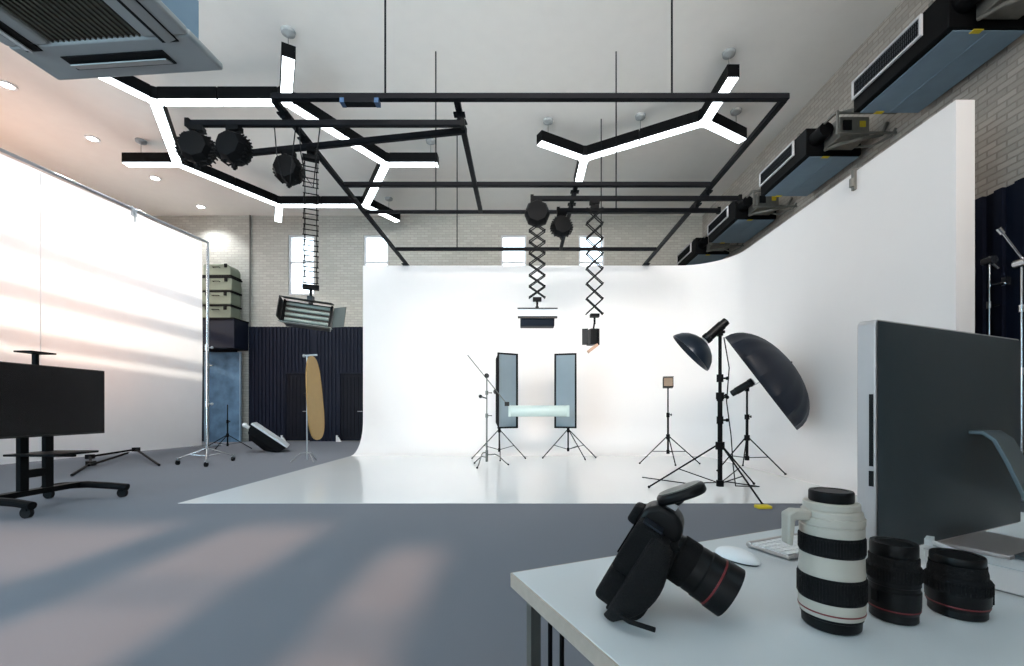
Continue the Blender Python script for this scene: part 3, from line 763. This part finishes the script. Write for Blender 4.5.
lp = thing('softlight_lamp', 'wide dark box lamp with a white upper flap under the left open hoist', 'studio lamp', (.235, 7.4, zb1))
MB().tube((0, 0, .02), (0, 0, -.05), .03).box((0, 0, -.05), (.5, .03, .02)).obj('yoke', 'plastic', lp)
MB().prism([(-.1, -.32), (.12, -.32), (.2, -.16), (.1, -.1), (-.16, -.1), (-.16, -.2)], .56, (0, 0, 0), Rz(PI/2) @ Rx(PI/2) @ Ry(0)).obj('housing', 'umb', lp, bevel=.01)
MB().box((0, -.2, -.12), (.64, .01, .12), Rx(math.radians(-8))).obj('upper_flap', 'softwhite', lp)
MB().box((0, -.212, -.056), (.65, .012, .018)).obj('top_edge', 'plastic', lp)
MB().box((0, -.19, -.195), (.64, .03, .035)).obj('rim', 'plastic', lp)

lp = thing('spotlight', 'small black spotlight with a pinkish flap under the right open hoist', 'studio lamp', (1.19, 7.4, zb2))
MB().tube((0, 0, .03), (-.03, 0, -.14), .016).obj('yoke', 'plastic', lp)
MB().box((-.05, 0, -.22), (.11, .22, .26), Rz(.2)).obj('housing', 'plastic', lp, bevel=.01)
MB().box((-.165, -.05, -.22), (.1, .012, .27), Rz(-.25)).box((.045, -.06, -.22), (.06, .012, .27), Rz(.5)).obj('barn_door', 'plastic', lp)
MB().box((-.04, -.05, -.41), (.2, .09, .05), Ry(math.radians(-38))).obj('lower_flap', 'wood', lp)

# wires that dangle below the left rails
for i, (x, y, lab) in enumerate(((-3.05, 5.46, 'loop of thin black wire dangling from the straight rail, left one'), (-2.75, 5.46, 'loop of thin black wire dangling from the straight rail, right one'))):
    p = V(x, y, ZS-.04)
    o = MB().path([p, p+V(.0, .05, -.3), p+V(.03, .1, -.55), p+V(.12, .12, -.68), p+V(.15, .1, -.5), p+V(.2, .06, -.22), p+V(.26, 0, -.005)], .007, 6).obj('dangling_wire', 'rubber')
    tag(o, lab, 'wire')

# ------------------------------------------------------------------ duct air conditioners on the right wall
names = ['nearest the desk', 'second from the desk', 'third from the desk', 'farthest from the desk']
def duct_unit():
    t = thing('duct_unit', 'long dark duct air conditioner under the ceiling at right, '+names[0], 'air conditioner', (5.04, 5.27, 5.6), 0, 'air conditioners along the right wall')
    L_, W_, H_ = 1.52, .98, .5
    MB().box((W_/2, L_/2, H_/2+.01), (W_, L_, H_-.02)).obj('casing', 'black', t, bevel=.012)
    MB().box((W_/2+.03, L_/2, .005), (W_-.1, L_-.06, .012)).box((W_/2+.03, L_/2, -.004), (.02, L_-.1, .008)).obj('bottom_plate', 'galv', t)
    GY = .92
    gr_ = MB().box((-.01, GY, .34), (.02, 1.13, .23)).obj('grille', 'grille', t)
    b = MB()
    for k in range(38): b.box((-.024, GY-.545+k*.0293, .34), (.008, .006, .2))
    for z in (.28, .34, .4): b.box((-.026, GY, z), (.006, 1.09, .005))
    b.obj('grille_slats', 'black', gr_)
    b = MB()
    for z in (.215, .465): b.box((-.022, GY, z), (.03, 1.18, .025))
    for y in (-.575, .575): b.box((-.022, GY+y, .34), (.03, .03, .25))
    b.obj('grille_frame', 'frame', gr_)
    MB().box((.55, -.22, .26), (.5, .4, .34)).obj('control_box', 'pipe', t, bevel=.01)
    MB().box((.42, -.43, .28), (.14, .02, .16)).obj('fan_hole', 'rubber', t)
    MB().tube((.16, -.0, .3), (.16, -.3, .3), .12, n=20).obj('blower', 'black', t)
    for y in (.03, L_-.04): MB().box((.36, y, -.003), (.12, .06, .008)).obj('warning_sticker', 'yellow', t)
    MB().box((.68, -.428, .3), (.1, .006, .1)).obj('warning_sticker', 'yellow', t)
    b = MB().path([V(.3, -.05, .08), V(.34, -.3, .02), V(.6, -.5, .0), V(.95, -.5, .08), V(1.07, -.45, .3)], .028)
    b.path([V(.2, -.02, .42), V(.22, -.35, .5), V(.5, -.6, .46), V(1.07, -.62, .5)], .022)
    b.path([V(.8, -.02, .15), V(.85, -.4, -.06), V(1.0, -.62, -.02), V(1.07, -.62, .1)], .02); b.obj('pipe', 'pipe', t)
    b = MB().box((.12, -.62, .2), (.03, .03, .34)).box((.12, -.62, .02), (.03, .03, .03)).box((.6, -.62, .03), (.97, .03, .03)).box((.6, -.62, .36), (.97, .03, .03)).box((.12, -.31, .385), (.03, .64, .03)); b.obj('bracket', 'pipe', t)
    for y in (.25, L_-.25):
        MB().box((.55, y, H_+.02), (1.08, .05, .05)).obj('wall_arm', 'pipe', t)
    return t
du = duct_unit()
for k in range(1, 4):
    dup(du, (5.04, 5.27+2.65*k-(.25 if k == 3 else 0), 5.6), 0, 'long dark duct air conditioner under the ceiling at right, '+names[k])

# ------------------------------------------------------------------ cassette air conditioner at upper left
CZ = 2.9
ac = thing('cassette_unit', 'square grey cassette air conditioner with dark grille at the upper left', 'air conditioner', (-2.11, 1.93, CZ), math.radians(-4.5))
ac.scale = (.96, .96, .96)
h_ = .5; b = MB()
b.box((0, h_-.12, .02), (1.0, .24, .04)).box((0, -h_+.12, .02), (1.0, .24, .04)).box((h_-.12, 0, .02), (.24, .52, .04)).box((-h_+.12, 0, .02), (.24, .52, .04))
b.obj('panel', 'accase', ac, bevel=.012)
MB().box((0, 0, .18), (.84, .84, .28)).obj('body', 'galv', ac)
MB().box((0, 0, .03), (.52, .52, .02)).obj('filter', 'acdark', ac)
b = MB()
for k in range(17): b.box((-.24+.03*k, 0, .014), (.008, .52, .012))
b.obj('intake_slats', 'acdark', ac)
for k in range(4):
    Rk = Rz(PI/2*k)
    vn = MB().box(Rk @ V(0, .38, -.001), (.58, .09, .008), Rk).obj('vent', 'rubber', ac)
    MB().box(Rk @ V(0, .395, -.012), (.55, .05, .006), Rk @ Rx(math.radians(18))).obj('louver', 'accase', vn)
for x in (-.38, .38):
    for y in (-.38, .38):
        MB().tube((x, y, .3), (x, y, (ZC-CZ)/.96), .012, n=8).obj('hanger_rod', 'black', ac)

# ------------------------------------------------------------------ the desk and what stands on it
DK = V(-.0236, .9555, 0); u = V(.912, .411, 0).normalized(); v = V(u.y, -u.x, 0)
ang = math.atan2(u.y, u.x); TZ = .75
def dk(a, b_, z=0): return DK+u*a+v*b_+V(0, 0, z)
desk = thing('desk', 'white laminate desk with pale edge and square grey legs', 'desk', DK+u*.9+v*.42, ang)
def dl(a, b_, z): return V(a-.9, .42-b_, z)
MB().box(dl(.9, .42, TZ-.016), (1.8, .84, .030)).obj('desk_top', 'desk', desk, bevel=.002)
b = MB()
b.box(dl(-.001, .42, TZ-.0165), (.004, .842, .029)).box(dl(.9, -.001, TZ-.0165), (1.8, .004, .029)).box(dl(.9, .841, TZ-.0165), (1.8, .004, .029)).box(dl(1.801, .42, TZ-.0165), (.004, .842, .029))
b.obj('edge_band', 'desk_edge', desk)
for a, b_ in ((.03, .045), (1.77, .045), (.03, .795), (1.77, .795)):
    lg = MB().box(dl(a, b_, (TZ-.03)/2+.004), (.022, .022, TZ-.04)).obj('leg', 'leg', desk)
    MB().tube(dl(a, b_, 0), dl(a, b_, .008), .018).obj('rubber_foot', 'rubber', lg)
for b_ in (.045, .795): MB().box(dl(.9, b_, TZ-.0475), (1.71, .02, .03)).obj('rail', 'leg', desk)
MB().box(dl(.3, .42, TZ-.0475), (.02, .73, .03)).obj('rail', 'leg', desk)
for b_ in (.1, .147): MB().tube(dl(.04, b_, TZ-.03), dl(.05, b_-.02, .02), .0045).obj('brace_rod', 'black', desk)

# computer
im_c = V(.681, .854, 0)                 # near lower-left corner of the back panel, seen from the camera
im = thing('computer', 'silver all-in-one computer seen from behind on the desk', 'computer', (im_c.x+u.x*.3, im_c.y+u.y*.3, .80), ang)
# local: x along u, y = away from camera (-v), z up
W_, H_, TH = .616, .458, .037
zb = .016
poly = []
def rr(w, h, r, n=6):
    p = []
    for cx_, cy_, a0 in ((w/2-r, h/2-r, 0), (-w/2+r, h/2-r, 90), (-w/2+r, -h/2+r, 180), (w/2-r, -h/2+r, 270)):
        for k in range(n+1):
            a = math.radians(a0+90*k/n); p.append((cx_+r*math.cos(a), cy_+r*math.sin(a)))
    return p
x0 = -.3+W_/2
MB().prism(rr(W_-.02, H_-.02, .01), .004, (x0, TH+.001, zb+H_/2), Rx(PI/2)).obj('screen_glass', 'plastic', im)
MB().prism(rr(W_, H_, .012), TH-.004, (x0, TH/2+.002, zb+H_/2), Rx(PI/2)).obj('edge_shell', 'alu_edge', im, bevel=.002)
# gently domed back panel
b = MB(); gx = 28; gz = 22; gv = []
for i in range(gx+1):
    row = []
    for k in range(gz+1):
        fx, fz = -1+2*i/gx, -1+2*k/gz
        fx = math.sin(fx*PI/2)*.5+fx*.5; fz = math.sin(fz*PI/2)*.5+fz*.5
        row.append(b.bm.verts.new((x0+fx*(W_/2-.004), .002-.024*((1-abs(fx)**2.6)*(1-abs(fz)**2.6))**.8, zb+H_/2+fz*(H_/2-.004))))
    gv.append(row)
for i in range(gx):
    for k in range(gz): b.bm.faces.new((gv[i][k], gv[i+1][k], gv[i+1][k+1], gv[i][k+1]))
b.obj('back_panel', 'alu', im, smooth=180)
MB().box((x0-W_/2-.0005, .011, zb+H_*.53), (.002, .007, .14)).obj('disc_slot', 'plastic', im)
MB().box((x0-W_/2-.0005, .011, zb+H_*.325), (.002, .008, .03)).obj('card_slot', 'plastic', im)
# stand: curved strip from the back of the panel down to the foot
b = MB(); sp_ = [(-.022, .25), (-.045, .25), (-.062, .236), (-.082, .19), (-.116, .095), (-.138, .03), (-.144, .010), (-.132, .005), (-.09, .005)]
th = .008; w_ = .08; xs0 = x0+.02
prev = None; vs = []
for i, (y, z) in enumerate(sp_):
    p0 = Vector(sp_[max(i-1, 0)]); p1 = Vector(sp_[min(i+1, len(sp_)-1)]); d = (p1-p0).normalized(); nn = Vector((-d.y, d.x))*th/2
    q = [(xs0-w_/2, y+nn.x, z+nn.y), (xs0+w_/2, y+nn.x, z+nn.y), (xs0+w_/2, y-nn.x, z-nn.y), (xs0-w_/2, y-nn.x, z-nn.y)]
    vs.append([b.bm.verts.new((a, c_, max(.0005, d_))) for a, c_, d_ in q])
for A_, B2 in zip(vs, vs[1:]):
    for k in range(4): b.bm.faces.new((A_[k], A_[(k+1) % 4], B2[(k+1) % 4], B2[k]))
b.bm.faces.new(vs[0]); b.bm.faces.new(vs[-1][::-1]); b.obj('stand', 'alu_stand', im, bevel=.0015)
MB().box((x0+.06, -.02, .0045), (.2, .145, .008)).obj('stand_foot', 'alu_edge', im, bevel=.002)
MB().box((x0-.17, -.02, zb+.02), (.035, .012, .012), Rz(.3)).path([V(x0-.17, -.02, zb+.02), V(x0-.13, -.05, zb+.0), V(x0-.1, -.06, -.04+zb)], .004).obj('plug', 'white', im)

bxp = thing('cardboard_box', 'flat white box on the desk under the computer stand', 'box', dk(.97, .51, TZ), ang)
MB().box((0, .0, .0242), (.31, .30, .0465)).obj('carton', 'white', bxp, bevel=.003)
MB().box((0, 0, .0485), (.312, .302, .0025)).obj('lid', 'softwhite', bxp)

# keyboard and mouse
kp = V(.66, 1.317, 0); kp = V((746-CX)*(155.75/138)/F, 155.75/138, TZ)
kb = thing('keyboard', 'thin white and silver keyboard lying beyond the cream lens', 'keyboard', kp+u*.14+v*.057, ang)
MB().box((0, 0, .006), (.28, .114, .007)).tube((-.14, .05, .008), (.14, .05, .008), .008).obj('base', 'alu_edge', kb, bevel=.002)
for r_ in range(5):
    for c_ in range(13):
        if r_ == 0 and 3 < c_ < 9: continue
        MB().box((-.126+c_*.021, -.043+r_*.0195, .0115), (.018, .0165, .004)).obj('key', 'white', kb)
MB().box((0, -.043, .0115), (.1, .0165, .004)).obj('key', 'white', kb)
mp = V((737-CX)*(155.75/150)/F, 155.75/150, TZ)
ms = thing('mouse', 'smooth white computer mouse lying between camera and keyboard', 'mouse', mp, math.atan2(v.y, v.x))
b = MB().ball((0, 0, .004), .03, (1.9, 1.0, .72), n=32)
for q in b.bm.verts:
    if q.co.z < .003: q.co.z = .003
b.obj('top_shell', 'white', ms, smooth=80)
MB().prism([(.054*math.cos(2*PI*k/32), .028*math.sin(2*PI*k/32)) for k in range(32)], .004, (0, 0, .002)).obj('base', 'alu', ms)

# lenses
def lens(name, label, px, py_c, parts, loc=None):
    d = .35*F/(py_c-CY)
    t = thing(name, label, 'camera lens', ((px-CX)*d/F, d, TZ))
    for nm, m, prof in parts: MB().lathe(prof, (0, 0, 0), None, 56).obj(nm, m, t, smooth=30)
    return t
def ribbed(b, r, z0, z1, n=60):
    for k in range(n):
        a = 2*PI*k/n
        b.box((r*math.cos(a), r*math.sin(a), (z0+z1)/2), (.0022, r*2*PI/n*.55, z1-z0), Rz(a))
    return b
wl = lens('telephoto_lens', 'tall cream and black telephoto lens standing on the desk', 831, 624, [
    ('rear_cap', 'plastic', [(.001, 0), (.0385, 0), (.041, .003), (.042, .017), (.0435, .018), (.0435, .022), (.001, .022)]),
    ('lower_barrel', 'cream', [(.001, .022), (.0445, .022), (.046, .026), (.046, .046), (.001, .046)]),
    ('zoom_ring', 'rubber', [(.001, .046), (.0463, .046), (.047, .048), (.047, .083), (.0463, .085), (.001, .085)]),
    ('middle_barrel', 'cream', [(.001, .085), (.0455, .085), (.0455, .087), (.0445, .118), (.001, .118)]),
    ('focus_ring', 'rubber', [(.001, .118), (.0448, .118), (.0455, .12), (.045, .147), (.0445, .149), (.001, .149)]),
    ('upper_barrel', 'cream', [(.001, .149), (.0445, .149), (.0448, .151), (.0448, .163), (.0435, .164), (.0435, .178), (.0425, .186), (.0385, .189), (.0385, .1895), (.0395, .19), (.0395, .199), (.037, .2005), (.001, .2005)]),
    ('front_cap', 'plastic', [(.001, .2005), (.0305, .2005), (.0315, .203), (.0315, .2155), (.030, .218), (.024, .218), (.023, .217), (.001, .217)])])
ribbed(MB(), .047, .05, .081, 70).obj('ring_ribs', 'rubber', wl); ribbed(MB(), .0453, .122, .145, 70).obj('ring_ribs', 'rubber', wl)
MB().lathe([(.0462, .0285), (.0466, .029), (.0466, .0305), (.0462, .031)], n=56).obj('red_ring', 'red', wl)
mfd = V(-.93, .0, 0)
ft = MB().prism([(-.04, .187), (-.066, .189), (-.078, .182), (-.078, .134), (-.070, .130), (-.066, .172), (-.04, .172)], .022, (0, -.004, 0), Rx(PI/2) ).obj('tripod_foot', 'cream', wl, bevel=.003)
MB().lathe([(.0436, .166), (.0458, .167), (.0458, .177), (.0436, .178)], n=56).obj('tripod_collar', 'cream', wl)
l1 = lens('zoom_lens', 'black lens in the middle, standing right beside the cream telephoto', 893.5, 617, [
    ('rear_cap', 'plastic', [(.001, 0), (.031, 0), (.033, .002), (.033, .014), (.001, .014)]),
    ('red_ring', 'red', [(.001, .0195), (.0358, .0195), (.0358, .0215), (.001, .0215)]),
    ('barrel', 'plastic', [(.001, .014), (.0335, .014), (.0352, .0195), (.0352, .0215), (.036, .026), (.0365, .05), (.0345, .051), (.0345, .058), (.036, .06), (.036, .066), (.001, .066)]),
    ('zoom_ring', 'rubber', [(.001, .066), (.0362, .066), (.037, .068), (.037, .088), (.0362, .09), (.0345, .092), (.0345, .104), (.033, .106), (.001, .106)]),
    ('front_cap', 'plastic', [(.001, .106), (.032, .106), (.033, .108), (.033, .124), (.032, .127), (.026, .127), (.025, .1258), (.001, .1258)])])
ribbed(MB(), .037, .069, .087, 56).obj('ring_ribs', 'rubber', l1); MB().box((-.0362, -.006, .04), (.003, .012, .018)).obj('switch', 'black', l1)
l2 = lens('wide_lens', 'short wide black lens at the right end of the row, by the white box', 957, 612, [
    ('rear_cap', 'plastic', [(.001, 0), (.037, 0), (.0385, .002), (.0385, .012), (.001, .012)]),
    ('red_ring', 'red', [(.001, .0185), (.0418, .0185), (.0418, .0205), (.001, .0205)]),
    ('barrel', 'plastic', [(.001, .012), (.039, .012), (.0412, .018), (.0412, .021), (.0425, .024), (.043, .04), (.001, .04)]),
    ('zoom_ring', 'rubber', [(.001, .04), (.043, .04), (.0438, .042), (.0438, .06), (.043, .062), (.0395, .066), (.039, .074), (.0375, .08), (.0375, .086), (.001, .086)]),
    ('front_cap', 'plastic', [(.001, .086), (.0355, .086), (.0365, .088), (.0365, .098), (.0355, .1), (.028, .1), (.027, .0988), (.001, .0988)])])
ribbed(MB(), .0438, .043, .059, 60).obj('ring_ribs', 'rubber', l2)
MB().box((.042, -.012, .03), (.006, .014, .02)).obj('switch', 'black', l2)

# the camera: nose-down, resting on its lens rim and the bottom of its grip
O = V(.229, .784, .858)
e = V(.927, -.375, 0).normalized(); sN = V(e.y, -e.x, 0); dn = math.radians(30)
a_ = e*math.cos(dn)-V(0, 0, math.sin(dn)); t_ = e*math.sin(dn)+V(0, 0, math.cos(dn))
RC3 = Matrix((a_, sN, t_)).transposed()       # columns: lens axis, towards camera, camera's up
base = V(O.x, O.y, TZ)
cam = thing('photo_camera', 'black camera with lens, tipped forward onto its lens rim on the desk', 'camera', base)
OO = O-base+a_*.011
def cp(a, s_, t): return OO+RC3 @ V(a, s_, t)
# local prism plane: polygon (a,t) extruded along s
RS = Matrix((a_, t_, a_.cross(t_))).transposed()
def slab(poly, s0, s1):
    c = OO+sN*((s0+s1)/2)
    sg = 1
    return MB().prism(poly, abs(s1-s0), c, RS)
slab([(-.047, -.056), (-.006, -.056), (.0, -.05), (.0, .026), (-.012, .036), (-.047, .036), (-.05, .03), (-.05, -.05)], -.068, .07).obj('body', 'grip', cam, bevel=.007, seg=3)
slab([(-.049, -.118), (-.012, -.118), (.002, -.11), (.006, -.06), (-.002, -.055), (-.049, -.055)], -.066, .072).obj('battery_grip', 'grip', cam, bevel=.01, seg=3)
slab([(-.02, -.118), (.022, -.115), (.034, -.1), (.034, -.03), (.026, .018), (.008, .03), (-.02, .03)], .03, .078).obj('hand_grip', 'grip', cam, bevel=.014, seg=4)
slab([(-.054, .02), (-.052, .05), (-.032, .068), (-.004, .07), (.016, .058), (.024, .036), (.016, .02)], -.038, .03).obj('viewfinder_hump', 'plastic', cam, bevel=.012, seg=4)
slab([(-.068, .012), (-.068, .042), (-.05, .046), (-.05, .01)], -.024, .024).obj('eyecup', 'rubber', cam, bevel=.006, seg=3)
MB().box(cp(-.051, 0, -.012), (.004, .08, .056), RC3).obj('rear_screen', 'screen', cam)
MB().lathe([(.001, 0), (.017, 0), (.0175, .002), (.0175, .013), (.016, .015), (.001, .015)], cp(-.028, -.05, .035), RC3, 30).obj('mode_dial', 'plastic', cam)
MB().box(cp(-.026, .052, .038), (.034, .03, .003), RC3).obj('top_screen', 'dish', cam)
MB().tube(cp(.014, .058, .024), cp(.022, .058, .034), .008).obj('shutter_button', 'black', cam)
MB().box(cp(-.018, 0, .074), (.022, .022, .01), RC3).obj('hot_shoe', 'steel', cam)
# raised flash paddle on top
Rf = Matrix((e*math.cos(math.radians(22))+V(0, 0, math.sin(math.radians(22))), sN, -e*math.sin(math.radians(22))+V(0, 0, math.cos(math.radians(22))))).transposed()
fc = cp(-.014, .0, .099)
pt = [(.042*math.copysign(abs(math.cos(2*PI*k/32))**.8, math.cos(2*PI*k/32)), .034*math.copysign(abs(math.sin(2*PI*k/32))**.8, math.sin(2*PI*k/32))) for k in range(32)]
fl = MB().prism(pt, .018, fc, Rf).obj('flash_paddle', 'plastic', cam, bevel=.006, seg=3)
MB().prism([(x*.86, y*.86) for x, y in pt], .002, fc+Rf @ V(0, 0, .0095), Rf).obj('flash_top', 'leg', fl)
MB().tube(cp(-.016, 0, .076), fc+Rf @ V(-.004, 0, -.006), .009).obj('hinge', 'plastic', fl)
RLn = frame_z(a_)
def lp_(prof, m, nm, par): return MB().lathe(prof, OO-a_*.011, RLn, 48).obj(nm, m, par, smooth=30)
ln = lp_([(.001, -.001), (.034, -.001), (.035, .002), (.035, .012), (.038, .014), (.038, .04), (.0395, .042), (.001, .042)], 'plastic', 'lens_barrel', cam)
lp_([(.001, .042), (.0402, .042), (.041, .044), (.041, .07), (.0402, .072), (.001, .072)], 'rubber', 'zoom_ring', ln)
lp_([(.001, .072), (.0395, .072), (.0405, .078), (.0405, .09), (.042, .092), (.042, .112), (.001, .112)], 'plastic', 'front_barrel', ln)
lp_([(.001, .112), (.0428, .112), (.0428, .115), (.001, .115)], 'red', 'red_ring', ln)
lp_([(.0425, .115), (.044, .117), (.0445, .143), (.043, .143), (.041, .118), (.0425, .115)], 'plastic', 'front_rim', ln)
lp_([(.001, .12), (.02, .122), (.041, .118)], 'screen', 'front_glass', ln)
ptsn = [cp(-.03, .078, .03), cp(-.01, .096, .01), cp(.0, .1, -.04), cp(-.01, .096, -.09), cp(-.02, .085, -.118)]
def band(pts, w, d, nm, par, m='cloth'):
    b = MB(); prev = None; vs = []
    for i, p in enumerate(pts):
        tt = (pts[min(i+1, len(pts)-1)]-pts[max(i-1, 0)]).normalized()
        sd = tt.cross(d).normalized()*w/2; th_ = d.normalized()*.0018
        vs.append([b.bm.verts.new(q) for q in (p-sd-th_, p+sd-th_, p+sd+th_, p-sd+th_)])
    for A_, B2 in zip(vs, vs[1:]):
        for k in range(4): b.bm.faces.new((A_[k], A_[(k+1) % 4], B2[(k+1) % 4], B2[k]))
    b.bm.faces.new(vs[0]); b.bm.faces.new(vs[-1][::-1]); return b.obj(nm, m, par)
b = MB(); vs = []
for i in range(13):                     # padded hand strap arching over the grip
    f = i/12; t0 = .03-.158*f; bul = .022*math.sin(PI*f)**.7; wd = .010+.016*math.sin(PI*min(1, f*1.05+.02))**.6
    cc = (-.001+.012*math.sin(PI*f)-.008*f, .078+bul)
    ring = []
    for k in range(12):
        aa = 2*PI*k/12; ring.append(b.bm.verts.new(cp(cc[0]+wd*math.cos(aa), cc[1]+.008*math.sin(aa), t0)))
    vs.append(ring)
for A_, B2 in zip(vs, vs[1:]):
    for k in range(12): b.bm.faces.new((A_[k], A_[(k+1) % 12], B2[(k+1) % 12], B2[k]))
b.bm.faces.new(vs[0]); b.bm.faces.new(vs[-1][::-1]); b.obj('hand_strap', 'grip', cam, smooth=80)
q = V((633-CX)*.69/F, .692, .754)-base
MB().path([cp(-.02, .082, -.112), q+V(-.005, .0, .006), q+V(.012, -.004, .002), q+V(.03, -.016, .001)], .004).obj('strap_end', 'rubber', cam)
# lift so that the lowest point just touches the desk
bpy.context.view_layer.update()
lo = min((ch.matrix_world @ Vector(c_)).z for root in (cam,) for ch in root.children_recursive for c_ in [vv.co for vv in ch.data.vertices])
cam.location.z += TZ-lo+.0005

# yellow tape mark on the carpet
yt = thing('sand_weight', 'small yellow weight on the front foot of the dish stand', 'weight', (S1.x+.07, 4.93, 0))
MB().box((0, 0, .018), (.16, .1, .036)).obj('pad', 'yellow', yt, bevel=.012)

# ------------------------------------------------------------------ light
w = bpy.data.worlds.new('sky'); sc.world = w; w.use_nodes = True
bg = w.node_tree.nodes['Background']; bg.inputs['Color'].default_value = (.80, .91, 1, 1); bg.inputs['Strength'].default_value = 3.0
def area(name, loc, size, sy, power, col, rot, spread=None):
    l = bpy.data.lights.new(name, 'AREA'); l.shape = 'RECTANGLE'; l.size = size; l.size_y = sy; l.energy = power; l.color = col
    o = bpy.data.objects.new(name, l); COL.objects.link(o); o.location = loc; o.rotation_euler = rot
    if spread: l.spread = math.radians(spread)
    return o
s_ = bpy.data.lights.new('sun', 'SUN'); s_.energy = 3.6; s_.angle = math.radians(2.6); s_.color = (1, .58, .38)
so = bpy.data.objects.new('sun', s_); COL.objects.link(so)
so.rotation_euler = V(-.02, 1, -math.tan(math.radians(30))).to_track_quat('-Z', 'Y').to_euler()
# daylight at the low rear windows, then aimed fills added higher up
area('daylight_low', (-6.6, -2.9, 2.4), 4.6, 3.6, 205, (.48, .80, 1), V(.75, 1, -.1).to_track_quat('-Z', 'Y').to_euler(), 130)
area('backdrop_fill', (3.6, -2.9, 6.1), 3.4, 2.3, 70, (.5, .8, 1), V(-1, .85, -.12).to_track_quat('-Z', 'Y').to_euler(), 90)  # cool fill added to brighten the front of the cloth backdrop
area('cove_fill', (.6, -2.85, 6.1), 6.6, 2.3, 135, (1, .89, .80), V(.0, 1, -.2).to_track_quat('-Z', 'Y').to_euler(), 62)  # warm fill added to brighten the back wall of the cove
area('ceiling_fill', (-1.0, -2.9, 6.3), 4.4, 1.8, 90, (.9, .96, 1), V(0, 1, .3).to_track_quat('-Z', 'Y').to_euler(), 70)  # fill added to wash the ceiling
# low evening glow outside the left window, behind the backdrop
p = V(-26, 10.0, 9.0)
o = area('left_glow', p, .35, .35, 2300, (1, .84, .70), (0, 0, 0))
o.rotation_euler = (V(-9.6, 10.0, 3.6)-p).to_track_quat('-Z', 'Y').to_euler()

# warm light thrown up from the sunlit ground outside the left window
area('ground_bounce', (XL+.12, 9.5, 5.3), 2.6, 9.0, 105, (1, .38, .12), V(1, 0, .75).to_track_quat('-Z', 'Y').to_euler())
for y in (9.06, 10.85, 12.7, 14.5):          # the recessed downlights
    l = bpy.data.lights.new('downlight_lamp', 'SPOT'); l.energy = 170; l.spot_size = math.radians(125); l.spot_blend = .6; l.shadow_soft_size = .08; l.color = (.93, .97, 1)
    o = bpy.data.objects.new('downlight_lamp', l); COL.objects.link(o); o.location = (-10.5, y, ZC-.04)

# ------------------------------------------------------------------ camera and view
cd = bpy.data.cameras.new('camera'); co = bpy.data.objects.new('camera', cd); COL.objects.link(co)
cd.sensor_width = 36; cd.lens = F/1024*36; cd.shift_x = (512-CX)/1024; cd.shift_y = (CY-333)/1024
cd.clip_start = .02; co.location = (0, 0, EYE); co.rotation_euler = (PI/2, 0, 0)
sc.camera = co
vs_ = sc.view_settings
sc.display_settings.display_device = 'sRGB'
vs_.view_transform = 'Standard'; vs_.look = 'None'; vs_.gamma = 1; vs_.use_curve_mapping = False
vs_.exposure = 0.85
try: sc.cycles.use_denoising = True
except Exception: pass
